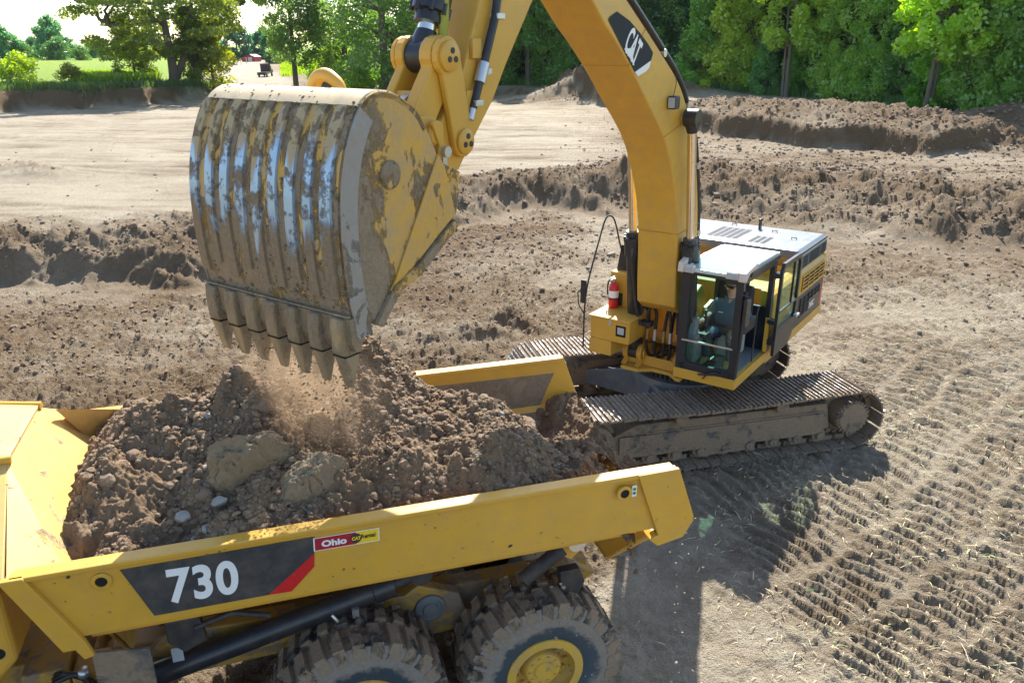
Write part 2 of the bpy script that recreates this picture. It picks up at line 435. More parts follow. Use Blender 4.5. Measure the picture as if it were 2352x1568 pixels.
        for ang, per in ((R(3), 1.5), (R(-14), 2.1), (R(9), .9)):
            b = -(x + 1.2 * fbm(x * .06, y * .06, 141, 2)) * math.sin(ang) + (y + 1.2 * fbm(x * .05, y * .05, 143, 2)) * math.cos(ang)
            soil = soil - pad * .26 * sstep(.45, .9, np.sin(2 * np.pi * b / per)) * sstep(-.05, .3, fbm(x * .10 + per, y * .25, 145, 3))
    return z, np.clip(soil, 0, 1), np.clip(green, 0, 1), rough, road
def gz(x, y):
    return float(ground(np.array([float(x)]), np.array([float(y)]), False)[0][0])

rr = np.concatenate([np.geomspace(2.2, 6, 90, False), np.geomspace(6, 30, 540, False), np.geomspace(30, 95, 230, False), np.geomspace(95, 900, 110), [1500., 3000.]])
tt = np.concatenate([np.linspace(-175, -60, 70, False), np.linspace(-60, -38, 90, False), np.linspace(-38, 38, 980, False), np.linspace(38, 60, 90, False), np.linspace(60, 175, 71)]) * np.pi / 180
TT, RR = np.meshgrid(tt, rr)
gx = (RR * np.sin(TT)).ravel(); gy = (RR * np.cos(TT)).ravel()
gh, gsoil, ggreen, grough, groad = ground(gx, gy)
behind = np.abs(TT.ravel()) > np.pi / 2
gh = np.where(behind, .0, gh)
nT, nR = len(tt), len(rr)
ii = np.arange((nR - 1) * nT).reshape(nR - 1, nT)[:, :-1].ravel()
quads = np.stack([ii, ii + 1, ii + nT + 1, ii + nT], 1)
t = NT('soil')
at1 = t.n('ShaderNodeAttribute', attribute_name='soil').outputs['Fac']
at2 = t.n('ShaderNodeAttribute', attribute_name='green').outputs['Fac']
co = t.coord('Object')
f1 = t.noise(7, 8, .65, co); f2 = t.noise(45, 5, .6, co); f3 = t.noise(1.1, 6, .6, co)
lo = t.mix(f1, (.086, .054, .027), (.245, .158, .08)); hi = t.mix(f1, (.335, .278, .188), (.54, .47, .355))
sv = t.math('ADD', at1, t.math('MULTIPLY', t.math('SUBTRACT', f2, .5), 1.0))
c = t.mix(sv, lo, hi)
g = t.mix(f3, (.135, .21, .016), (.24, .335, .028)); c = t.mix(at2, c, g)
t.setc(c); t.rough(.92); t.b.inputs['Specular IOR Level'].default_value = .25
t.bump(t.math('ADD', f2, t.math('MULTIPLY', t.noise(14, 6, .7, co), 1.2)), .95, .10)
go = npmesh('ground', np.stack([gx, gy, gh], 1), quads, [t.m], smooth=True)
for nm, arr in (('soil', gsoil), ('green', ggreen)):
    a = go.data.attributes.new(nm, 'FLOAT', 'POINT'); a.data.foreach_set('value', arr.astype(np.float32))
tag(go, kind='structure')

# ------------------------------------------------------------------ clods, straw
_ico = bmesh.new(); bmesh.ops.create_icosphere(_ico, subdivisions=1, radius=1)
ICO_V = np.array([v.co[:] for v in _ico.verts]); ICO_F = np.array([[v.index for v in f.verts] for f in _ico.faces]); _ico.free()
_ico = bmesh.new(); bmesh.ops.create_icosphere(_ico, subdivisions=2, radius=1)
ICO2_V = np.array([v.co[:] for v in _ico.verts]); ICO2_F = np.array([[v.index for v in f.verts] for f in _ico.faces]); _ico.free()
def clods(name, P, size, mats, parent=None, fine=False, flat=.75, mi=None, jag=.28, smooth=False):
    BV, BF = (ICO2_V, ICO2_F) if fine else (ICO_V, ICO_F)
    n = len(P); k = len(BV)
    q = rng.normal(size=(n, 4)); q /= np.linalg.norm(q, axis=1)[:, None]
    a, b, c_, d = q.T
    Rm = np.stack([1 - 2 * (c_ * c_ + d * d), 2 * (b * c_ - a * d), 2 * (b * d + a * c_), 2 * (b * c_ + a * d), 1 - 2 * (b * b + d * d), 2 * (c_ * d - a * b), 2 * (b * d - a * c_), 2 * (c_ * d + a * b), 1 - 2 * (b * b + c_ * c_)], 1).reshape(n, 3, 3)
    sc = rng.uniform(.65, 1.3, (n, 1, 3)) * np.asarray(size).reshape(n, 1, 1)
    V = BV[None] * (1 + jag * rng.uniform(-1, 1, (n, k, 1))) * sc
    V = np.einsum('nij,nkj->nki', Rm, V); V[:, :, 2] *= flat
    V += np.asarray(P)[:, None, :]
    F = (BF[None] + (np.arange(n) * k)[:, None, None]).reshape(-1, 3)
    return npmesh(name, V.reshape(-1, 3), F, mats, parent, smooth, None if mi is None else np.repeat(mi, len(BF)))
def soilmat(name, c0, c1, scale=14, rough=.95, bump=.6):
    t = NT(name); f = t.noise(scale, 6, .65); t.setc(t.mix(f, c0, c1)); t.rough(rough)
    t.b.inputs['Specular IOR Level'].default_value = .2
    t.bump(t.noise(scale * 3, 5, .7), bump, .03); return t.m
M['clod'] = soilmat('clod_soil', (.15, .105, .068), (.29, .215, .15))
M['clod_light'] = soilmat('dry_clod_soil', (.26, .20, .145), (.38, .31, .235))
M['loam'] = soilmat('load_soil', (.13, .086, .053), (.30, .215, .145), 9)
M['clay'] = soilmat('clay_lump', (.18, .135, .084), (.31, .24, .16), 7)
M['pebble'] = soilmat('pebble', (.20, .185, .165), (.36, .34, .31), 9, .7, .2)
n = 34000
px_ = rng.uniform(-30, 30, n * 6); py_ = rng.uniform(7, 48, n * 6)
h_, s_, g_, ro_, _ = ground(px_, py_)
keep = rng.random(n * 6) < (.012 + .7 * ro_ ** 2.0) * np.clip(16 / np.hypot(px_, py_), 0, 1) ** 1.2 * (np.abs(px_) < .75 * py_ + 3)
px_, py_, h_, s_ = (a[keep][:n] for a in (px_, py_, h_, s_))
sz = .010 + .030 * rng.power(1.0, len(px_)) ** 2.6 + .06 * (rng.random(len(px_)) < .015) * rng.random(len(px_)); sz = sz * np.clip(np.hypot(px_, py_) / 14, .9, 2.2)
n2 = 60000; fx_ = rng.uniform(-14, 62, n2); fy_ = rng.uniform(36, 95, n2); fh_, fs_, _, fr2, _ = ground(fx_, fy_)
k2 = (rng.random(n2) < fr2 ** 1.5) & (fx_ < .75 * fy_ + 3); fx_, fy_, fh_, fs_ = (a[k2][:11000] for a in (fx_, fy_, fh_, fs_))
fz_ = .03 + .11 * rng.random(len(fx_)) ** 4
px_, py_, h_, s_, sz = (np.concatenate(q) for q in ((px_, fx_), (py_, fy_), (h_, fh_), (s_, fs_), (sz, fz_)))
tag(clods('soil_clods', np.stack([px_, py_, h_ + sz * .2], 1), sz, [M['clod'], M['clod_light']], mi=(s_ > .5).astype(int)),
    'loose crumbs and clods of earth scattered over the churned floor', 'clods', kind='stuff')
# straw and chopped maize leaves trodden into the floor on the right
n = 60000
x_ = rng.uniform(-2, 16, n); y_ = rng.uniform(4.5, 24, n)
dens = (fbm(x_ * .5, y_ * .5, 201, 4) + .35) * sstep(1.0, 3.0, x_ + .3 * (y_ - 11)) * sstep(25, 10, y_)
dens = dens + .9 * np.exp(-(((x_ - 4.6) / 1.6) ** 2 + ((y_ - 6.3) / 1.3) ** 2))
k_ = rng.random(n) < np.clip(dens, 0, 1); x_, y_ = x_[k_][:8500], y_[k_][:8500]
h_ = ground(x_, y_)[0]; n = len(x_)
an = rng.uniform(0, 2 * np.pi, n); L_ = rng.uniform(.03, .13, n) * (1 + 1.3 * (rng.random(n) < .08)); W_ = rng.uniform(.004, .012, n) * (1 + 1.6 * (rng.random(n) < .06)); tl = rng.normal(0, .22, n)
dx, dy, dz = np.cos(an) * np.cos(tl), np.sin(an) * np.cos(tl), np.sin(tl)
P0 = np.stack([x_, y_, h_ + .012 + .5 * L_ * np.abs(dz)], 1); D = np.stack([dx, dy, dz], 1) * (L_ / 2)[:, None]; Wd = np.stack([-np.sin(an), np.cos(an), rng.normal(0, .5, n)], 1) * (W_ / 2)[:, None]
mid = P0 + np.stack([np.zeros(n), np.zeros(n), L_ * .10], 1)
SV = np.stack([P0 - D - Wd, P0 - D + Wd, mid + Wd, P0 + D + Wd * .4, P0 + D - Wd * .4, mid - Wd], 1)
SF = (np.array([[0, 1, 2, 5], [5, 2, 3, 4]])[None] + (np.arange(n) * 6)[:, None, None]).reshape(-1, 4)
M['straw'] = plain('dry_straw', (.47, .40, .24), .8, 0, .25, 3); M['greenleaf'] = plain('green_maize_leaf', (.32, .40, .14), .7, 0, .3, 3)
tag(npmesh('straw_litter', SV.reshape(-1, 3), SF, [M['straw'], M['greenleaf']], mi=np.repeat((rng.random(n) < .15).astype(int), 2)),
    'chopped straw and maize leaves trodden into the track prints', 'straw', kind='stuff')
# ================================================================== trees
def leafmat(name, c0, c1, trans=.56):
    t = NT(name); t.t.nodes.remove(t.b)
    oi = t.n('ShaderNodeObjectInfo')
    f = t.noise(.55, 4, .6); f2 = t.noise(6, 2)
    c = t.mix(t.math('ADD', t.math('MULTIPLY', f, .7), t.math('MULTIPLY', f2, .35)), c0, c1)
    mu = t.n('ShaderNodeMix', data_type='RGBA', blend_type='MULTIPLY'); mu.inputs[0].default_value = 1
    t.l(c, mu.inputs[6]); t.l(oi.outputs['Color'], mu.inputs[7])
    di = t.n('ShaderNodeBsdfDiffuse'); tr = t.n('ShaderNodeBsdfTranslucent'); gl = t.n('ShaderNodeBsdfGlossy', Roughness=.35)
    hs = t.n('ShaderNodeHueSaturation', Saturation=1.15, Value=1.7); t.l(mu.outputs[2], hs.inputs['Color'])
    t.l(mu.outputs[2], di.inputs[0]); t.l(hs.outputs[0], tr.inputs[0]); gl.inputs[0].default_value = (.8, .9, 1, 1)
    m1 = t.n('ShaderNodeMixShader'); m1.inputs[0].default_value = trans; t.l(di.outputs[0], m1.inputs[1]); t.l(tr.outputs[0], m1.inputs[2])
    m2 = t.n('ShaderNodeMixShader'); m2.inputs[0].default_value = .05; t.l(m1.outputs[0], m2.inputs[1]); t.l(gl.outputs[0], m2.inputs[2])
    t.l(m2.outputs[0], t.out.inputs[0]); return t.m
M['leaf'] = leafmat('tree_leaves', (.078, .135, .036), (.225, .28, .070))
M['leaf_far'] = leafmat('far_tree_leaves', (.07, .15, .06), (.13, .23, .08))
M['bark'] = soilmat('bark', (.085, .07, .055), (.20, .17, .14), 8)
def leaves(C, rad, per, size, squash=.8, seed=1, droop=0):
    """leaf-sized quads in clumps round the points C"""
    g = np.random.default_rng(seed); C = np.asarray(C); n = len(C) * per
    c = np.repeat(C, per, 0); r_ = np.repeat(np.asarray(rad).reshape(-1) if np.ndim(rad) else np.full(len(C), rad), per)
    d = g.normal(size=(n, 3)); d /= np.linalg.norm(d, axis=1)[:, None]
    p = c + d * (r_ * g.uniform(.25, 1.0, n) ** .6)[:, None] * np.array([1, 1, squash])
    p[:, 2] -= droop * g.random(n) ** 2
    a = g.normal(size=(n, 3)); a[:, 2] *= .6; a /= np.linalg.norm(a, axis=1)[:, None]
    b = np.cross(a, g.normal(size=(n, 3))); b /= np.linalg.norm(b, axis=1)[:, None]
    s_ = size * g.uniform(.6, 1.25, n)[:, None]
    V = np.stack([p - a * s_ * .5, p + b * s_ * .32, p + a * s_ * .6, p - b * s_ * .32], 1)
    return V.reshape(-1, 3), np.arange(n * 4).reshape(n, 4)
def limb(mb, a, b, r0, r1, seed, sag=.12, n=6):
    g = random.Random(seed); a = Vector(a); b = Vector(b); pts = []; L = (b - a).length
    for i in range(n + 1):
        t_ = i / n; p = a.lerp(b, t_)
        p += Vector((g.uniform(-1, 1), g.uniform(-1, 1), g.uniform(-.5, .5))) * L * .045 * (0 < i < n) + Vector((0, 0, sag * L * math.sin(math.pi * t_)))
        pts.append(p)
    mb.tube(pts, [r0 + (r1 - r0) * i / n for i in range(n + 1)], 7, cap=False)
    return pts
def make_tree(name, H, base, R0, trunk_r, ncl, per, leaf, seed, prof='oval', mat='leaf', squash=.8, clr=1.0, stems=None, droop=0, clear=None, lean=(0, 0)):
    """tree at the origin: Empty > trunk, crown"""
    g = random.Random(seed); root = empty(name)
    tb = MB(); stems = stems or [[(0, 0, -.3), (lean[0] * .5, lean[1] * .5, H * .5), (lean[0], lean[1], H * .93)]]
    stem_pts = []
    for k, st in enumerate(stems):
        pts = smooth_poly([tuple(p) for p in st], 2); m = len(pts)
        rr_ = [trunk_r * (1.25 if i == 0 else 1) * (1 - .82 * i / (m - 1)) * (1 if k == 0 else .7) for i in range(m)]
        tb.tube(pts, rr_, 9, cap=False); stem_pts += [Vector(p) for p in pts[2:]]
    C = []; rad = []
    while len(C) < ncl:
        z = g.uniform(base, H); t_ = (z - base) / (H - base)
        if prof == 'oval': rr2 = R0 * math.sqrt(max(.02, 1 - (2 * t_ - .85) ** 2 / 1.4))
        elif prof == 'cone': rr2 = R0 * (1.05 - .85 * t_)
        elif prof == 'dome': rr2 = R0 * math.sqrt(max(.03, 1 - t_ ** 2.2))
        else: rr2 = R0 * (.45 + .55 * math.sin(math.pi * min(1, t_ * .9 + .08)))
        an = g.uniform(0, 2 * math.pi); q = rr2 * math.sqrt(g.uniform(.08, 1)) * (1 + .22 * math.sin(3 * an + seed) * math.cos(z))
        if clear and abs(q * math.cos(an) - clear[0]) < clear[1] and q * math.sin(an) < 1.0 and z < clear[2]: continue
        C.append((q * math.cos(an) + lean[0] * z / H, q * math.sin(an) + lean[1] * z / H, z)); rad.append(clr * g.uniform(.6, 1.15))
    for i in range(0, ncl, max(1, ncl // 34)):
        c_ = Vector(C[i]); cand = [p for p in stem_pts if p.z < c_.z + .2] or stem_pts
        p = min(cand, key=lambda p: (p - c_).length + .35 * abs(c_.z - p.z))
        limb(tb, p, c_, trunk_r * .3, trunk_r * .05, seed * 100 + i, .06)
    tb.build('trunk', M['bark'], root)
    V, F = leaves(C, rad, per, leaf, squash, seed, droop)
    npmesh('crown', V, F, [M[mat]], root)
    return root
def put(t, x, y, label, cat='tree', s=1, rz=0, col=(1, 1, 1), group=None, z=None, first=False, sz=None):
    o = t if first else copy_tree(t)
    o.location = (x, y, (gz(x, y) if z is None else z) - .1); o.rotation_euler = (0, 0, rz); o.scale = (s, s, sz or s)
    for ch in o.children: ch.color = (*col, 1)
    if 'group' in o and not group: del o['group']
    return tag(o, label, cat, group)
def at_g(px, r):
    p = atd(px, r); return float(p[0]), float(p[1])

# the big forked field tree left of the haul road
oak = make_tree('field_tree', 18, 2.8, 9.2, .60, 250, 210, .33, 5, 'oval', squash=.5, clr=1.35, clear=(.8, 1.2, 4.6),
                stems=[[(0, 0, -.4), (.1, -.6, 2.2), (-.1, -1.0, 5.2), (-.3, -.8, 9), (-.6, 0, 14)], [(.2, 0, .6), (1.3, -.6, 2.8), (2.3, -1.0, 5.4), (2.9, -.6, 9.5), (4.2, 0, 14.5)], [(2.0, 0, 5.8), (4.2, .5, 8.2), (6, .4, 10)], [(-.8, 0, 4), (-4, -.5, 5.6), (-6.2, 0, 6.4)]])
x, y = at_g(388, 97); put(oak, x, y, 'large forked broad-crowned tree standing on the bank left of the dirt haul road', col=(1.35, 1.2, .85), rz=R(0), first=True)
for ch in oak.children: ch.rotation_euler = (0, 0, -math.atan2(x, y))
small = make_tree('small_tree', 7.5, .6, 2.6, .22, 46, 190, .30, 15, 'dome', clr=1.1)
x, y = at_g(480, 99); put(small, x, y, 'small yellowish bushy tree leaning out over the road beside the big forked tree', col=(1.7, 1.35, .7), first=True)
x, y = at_g(300, 101); put(small, x, y, 'low leafy tree in the shade behind the big forked tree trunk', s=.8, col=(1.2, 1.1, .8), rz=2)
x, y = at_g(437, 97.5); put(small, x, y, 'short dark tree with a straight trunk just right of the forked tree', s=.75, sz=1.05, col=(1.0, .95, .7), rz=4)
mid = make_tree('straight_tree', 17, 3.8, 4.5, .38, 84, 200, .34, 23, 'oval', clr=1.35)
x, y = at_g(672, 104); put(mid, x, y, 'straight-trunked oval green tree standing alone right of the haul road', col=(1.15, 1.25, 1.25), first=True)
tall = make_tree('wood_edge_tree', 20, 2.4, 6.0, .5, 120, 200, .34, 29, 'oval', clr=1.6)
x, y = at_g(880, 84); put(tall, x, y, 'tall dark green tree behind the bucket arm with a thick trunk', col=(1.0, 1.2, 1.05), first=True)
x, y = at_g(790, 103); put(tall, x, y, 'big leafy tree filling the gap between the lone straight tree and the arm', s=.9, col=(.95, 1.1, .85), rz=1.5)
x, y = at_g(985, 92); put(tall, x, y, 'dark tree glimpsed behind the black bucket cylinder', s=.95, col=(.75, .95, .95), rz=2.6)
# distant trees in the fields, about 250 m away
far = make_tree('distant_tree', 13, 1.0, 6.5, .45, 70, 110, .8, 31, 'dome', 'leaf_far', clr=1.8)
fars = [(118, 262, .72, 1.12, 'tallest distant tree in the middle of the clump on the left field'), (72, 270, .42, 1.0, 'low distant tree at the left side of the field clump'), (152, 258, .46, .9, 'distant round tree at the right side of the field clump'), (210, 275, .42, .9, 'lone small distant tree between the field clump and the forked tree'),
        (8, 235, .58, 1.0, 'distant tree cut by the left edge of the photo'), (-60, 240, .7, 1.0, 'distant tree beyond the left edge of the view')]
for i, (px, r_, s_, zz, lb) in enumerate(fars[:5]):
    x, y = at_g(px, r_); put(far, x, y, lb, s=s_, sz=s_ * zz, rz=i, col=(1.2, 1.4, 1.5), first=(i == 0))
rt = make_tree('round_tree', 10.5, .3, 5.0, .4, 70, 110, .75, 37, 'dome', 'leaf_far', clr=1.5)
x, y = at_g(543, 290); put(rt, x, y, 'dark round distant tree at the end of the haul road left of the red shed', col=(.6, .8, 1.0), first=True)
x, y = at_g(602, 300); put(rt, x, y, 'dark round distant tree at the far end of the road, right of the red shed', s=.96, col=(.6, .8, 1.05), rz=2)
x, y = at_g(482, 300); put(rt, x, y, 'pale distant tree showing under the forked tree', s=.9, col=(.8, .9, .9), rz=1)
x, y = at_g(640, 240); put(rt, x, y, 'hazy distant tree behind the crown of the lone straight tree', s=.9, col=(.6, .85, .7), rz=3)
bush = make_tree('bush', 2.6, .05, 1.7, .08, 34, 120, .22, 41, 'dome', clr=.7, droop=.3)
bs = [(30, 88, 1.15, (2.1, 2.0, .9), 'bright yellow-green bush on the bank at the left edge'), (150, 92, .8, (1.5, 1.15, .8), 'straggly brownish bush on top of the bank left of the forked tree'),
      (262, 97, .6, (1.2, 1.1, .8), 'low scrubby bush on the bank beside the maize rows'), (45, 236, 1.7, (.7, .9, .9), 'dark wide bush in the far field below the leftmost tree'), (128, 245, 2.0, (.6, .85, .9), 'dark bush at the foot of the distant tree clump'), (183, 240, 1.3, (.75, .95, .85), 'small round bush alone in the middle of the far field'), (238, 245, 1.1, (.8, .95, .85), 'small bush in the far field near the forked tree'),
      (790, 92, 1.3, (1.9, 1.9, 1.0), 'pale olive bush right of the lone straight tree'), (828, 84, 1.2, (1.4, 1.6, .8), 'green bush at the foot of the thick-trunked tree'), (745, 108, 1.5, (1.8, 2.0, .7), 'bright bush in the gap behind the lone straight tree'),
      (1815 - 20, 110, 1.3, (1.6, 1.7, .9), 'pale grassy bush at the wood edge left of the twin trunks')]
for i, (px, r_, s_, c_, lb) in enumerate(bs):
    x, y = at_g(px, r_); put(bush, x, y, lb, 'bush', s=s_, rz=i * 1.3, col=c_, first=(i == 0))

# ---- the wood on the right: prototypes, then one object per tree
wa = make_tree('woodland_tree', 15, .6, 4.2, .3, 105, 170, .36, 51, 'oval', clr=1.25)
wb = make_tree('woodland_tree', 16, 4.2, 3.6, .26, 80, 170, .36, 52, 'oval', clr=1.15, stems=[[(0, 0, -.3), (.15, 0, 5), (-.3, 0, 15)], [(.35, .1, -.3), (.7, 0, 5), (1.2, 0, 14)]])
wc = make_tree('woodland_tree', 8.5, .15, 3.2, .16, 90, 150, .33, 53, 'cone', clr=.95, droop=.4)
wd = make_tree('woodland_tree', 14, .4, 4.6, .3, 120, 160, .34, 54, 'dome', clr=1.15, droop=1.0)
rline = lambda px: float(np.interp(math.atan((px - 1176) / 1951), *FOREST))
front = [(wa, 1165, 2, 1.0, (1.16, 1.52, 1.30), 'dark leafy tree at the wood edge just right of the stick'), (wb, 1215, -.5, 1.05, (1.16, 1.52, 1.23), 'slim dark tree at the wood edge between stick and boom, second from the stick'),
    (wa, 1268, 2, .9, (1.30, 1.67, 1.16), 'leafy tree at the wood edge in the middle of the arch under the boom'), (wd, 1325, 3, .95, (1.16, 1.52, 1.30), 'dense tree at the wood edge beside the inner edge of the boom'),
    (wa, 1395, 4, 1.0, (1.16, 1.45, 1.30), 'leafy tree hidden mostly behind the boom'), (wd, 1560, 6, .85, (1.16, 1.59, 1.38), 'dense blue-green tree just right of the boom'),
    (wc, 1612, 1, 1.05, (1.38, 1.81, 1.30), 'green pointed tree at the wood edge right of the boom hoses'), (wc, 1672, 1, 1.15, (2.46, 2.25, 1.16), 'yellow-green pointed tree, left one of the bright pair at the wood edge'),
    (wc, 1722, 2, 1.0, (2.17, 2.17, 1.16), 'yellow-green bushy tree, right one of the bright pair at the wood edge'), (wc, 1765, 0, .62, (1.09, 1.67, 1.74), 'low dark bluish shrubby tree left of the twin trunks'),
    (wb, 1818, -2.0, 1.05, (2.10, 2.10, 1.16), 'tall tree with two slim pale trunks rising from the wood edge'), (wc, 1870, 3, 1.2, (1.30, 1.81, 1.30), 'mid green tree right behind the twin-trunked tree'),
    (wd, 1960, 1, .82, (1.96, 2.17, 1.67), 'broad pale green shimmering tree in the middle of the wood edge'), (wd, 2035, 2, .72, (1.67, 2.03, 1.38), 'rounded light green tree right of the broad shimmering one'),
    (wc, 2088, 3, 1.1, (1.01, 1.45, 1.23), 'dark shrubby tree before the deep shadow gap in the wood'), (wb, 2150, -2.0, 1.0, (2.32, 2.54, 1.09), 'tall bare-trunked tree with bright yellow-green crown near the right edge'),
    (wc, 2195, 1, 1.0, (1.45, 2.03, 1.09), 'leafy green understorey tree right of the bare trunk'), (wb, 2238, -1, 1.05, (2.17, 2.32, 1.16), 'tall slim bright tree second from the right edge'),
    (wd, 2300, 0, .85, (1.52, 1.81, 1.52), 'drooping grey-green tree at the right edge of the wood'), (wd, 2385, 1, .9, (1.45, 1.74, 1.38), 'drooping tree cut off by the right edge of the photo')]
used = set()
for i, (p, px, dr, s_, c_, lb) in enumerate(front):
    x, y = at_g(px, rline(px) + dr); fs_ = p.name not in used; used.add(p.name)
    put(p, x, y, lb, s=s_ * .86, sz=s_, rz=i * 2.1, col=c_, group='trees along the edge of the wood', first=fs_)  # tints raised to paint sunlight into the front crowns
k = 0
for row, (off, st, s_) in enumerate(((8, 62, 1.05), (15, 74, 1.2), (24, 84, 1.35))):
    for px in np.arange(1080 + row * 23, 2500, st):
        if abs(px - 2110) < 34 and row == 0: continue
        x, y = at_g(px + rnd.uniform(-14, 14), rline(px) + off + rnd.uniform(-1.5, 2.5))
        b_ = rnd.uniform(.42, .80); p = (wa, wd, wa, wb)[k % 4]  # low bluish tint paints the shade inside the wood into the leaves
        put(p, x, y, 'tree deep in the wood behind the front row, leaves tinted dark as shade', s=s_ * rnd.uniform(.9, 1.15), rz=rnd.uniform(0, 6), col=(b_ * .55, b_ * .95, b_ * 1.1), group='trees inside the wood'); k += 1
# ---- crop, weeds and grass nobody could count
def blades(name, x, y, hgt, wid, mats, label, cat, col=None, mi=None, lean=.25):
    n = len(x); z = ground(x, y, False)[0]; an = rng.uniform(0, 2 * np.pi, n)
    h = hgt * rng.uniform(.6, 1.2, n); w_ = wid * rng.uniform(.6, 1.3, n); lx, ly = rng.normal(0, lean, n) * h, rng.normal(0, lean, n) * h
    a = np.stack([np.cos(an) * w_, np.sin(an) * w_, 0 * an], 1); b0 = np.stack([x, y, z - .05], 1); t1 = b0 + np.stack([lx, ly, h], 1); md = b0 + np.stack([lx * .35, ly * .35, h * .6], 1)
    V = np.stack([b0 - a * .6, b0 + a * .6, md + a, t1, md - a], 1)
    F = (np.array([[0, 1, 2, 4], [4, 2, 3, 3]])[None] + (np.arange(n) * 5)[:, None, None]).reshape(-1, 4)
    F = F[::2]; F2 = (np.array([[4, 2, 3]])[None] + (np.arange(n) * 5)[:, None, None]).reshape(-1, 3)
    V4 = np.stack([b0 - a * .6, b0 + a * .6, t1 + a * .25, t1 - a * .25], 1)
    o = npmesh(name, V4.reshape(-1, 3), np.arange(n * 4).reshape(n, 4), mats, mi=mi)
    return tag(o, label, cat, kind='stuff')
M['crop'] = leafmat('maize_leaves', (.17, .26, .03), (.28, .38, .05)); M['weed'] = leafmat('weeds', (.06, .12, .025), (.15, .20, .06))
n = 12000
px_ = rng.uniform(165, 350, n); th_ = np.arctan((px_ - 1176) / 1951); r_ = np.interp(th_, *BANK) + 6 + 16 * rng.random(n)
blades('maize_crop', r_ * np.sin(th_), r_ * np.cos(th_), 1.1, .09, [M['crop']], 'bright green maize rows behind the bank left of the forked tree', 'crop')
px_ = rng.uniform(640, 800, 9000); th_ = np.arctan((px_ - 1176) / 1951); r_ = rng.uniform(140, 240, 9000)
blades('maize_crop', r_ * np.sin(th_), r_ * np.cos(th_), .7, .10 + .0008 * r_, [M['crop']], 'bright green maize right of the haul road behind the lone tree', 'crop')
px_ = rng.uniform(-120, 520, 9000); th_ = np.arctan((px_ - 1176) / 1951); r_ = np.interp(th_, *BANK) + rng.uniform(1.5, 8, 9000)
blades('bank_weeds', r_ * np.sin(th_), r_ * np.cos(th_), .6, .05, [M['weed']], 'rank weeds growing along the top of the left bank', 'weeds')
px_ = rng.uniform(700, 2480, 26000); th_ = np.arctan((px_ - 1176) / 1951); r_ = np.interp(th_, *FOREST) + rng.uniform(-1.2, 7, 26000)
o = blades('wood_undergrowth', r_ * np.sin(th_), r_ * np.cos(th_), .75, .07, [M['weed']], 'tall grass and undergrowth along the foot of the wood', 'undergrowth'); o.color = (.9, 1.3, .8, 1)
# ================================================================== excavator
EO = (3.12, 13.48); EYAW = math.atan2(-.82, -.57)
ex = empty('excavator', (EO[0], EO[1], 0), EYAW)
tag(ex, 'yellow crawler excavator with raised arm emptying its bucket into the dump truck', 'excavator')
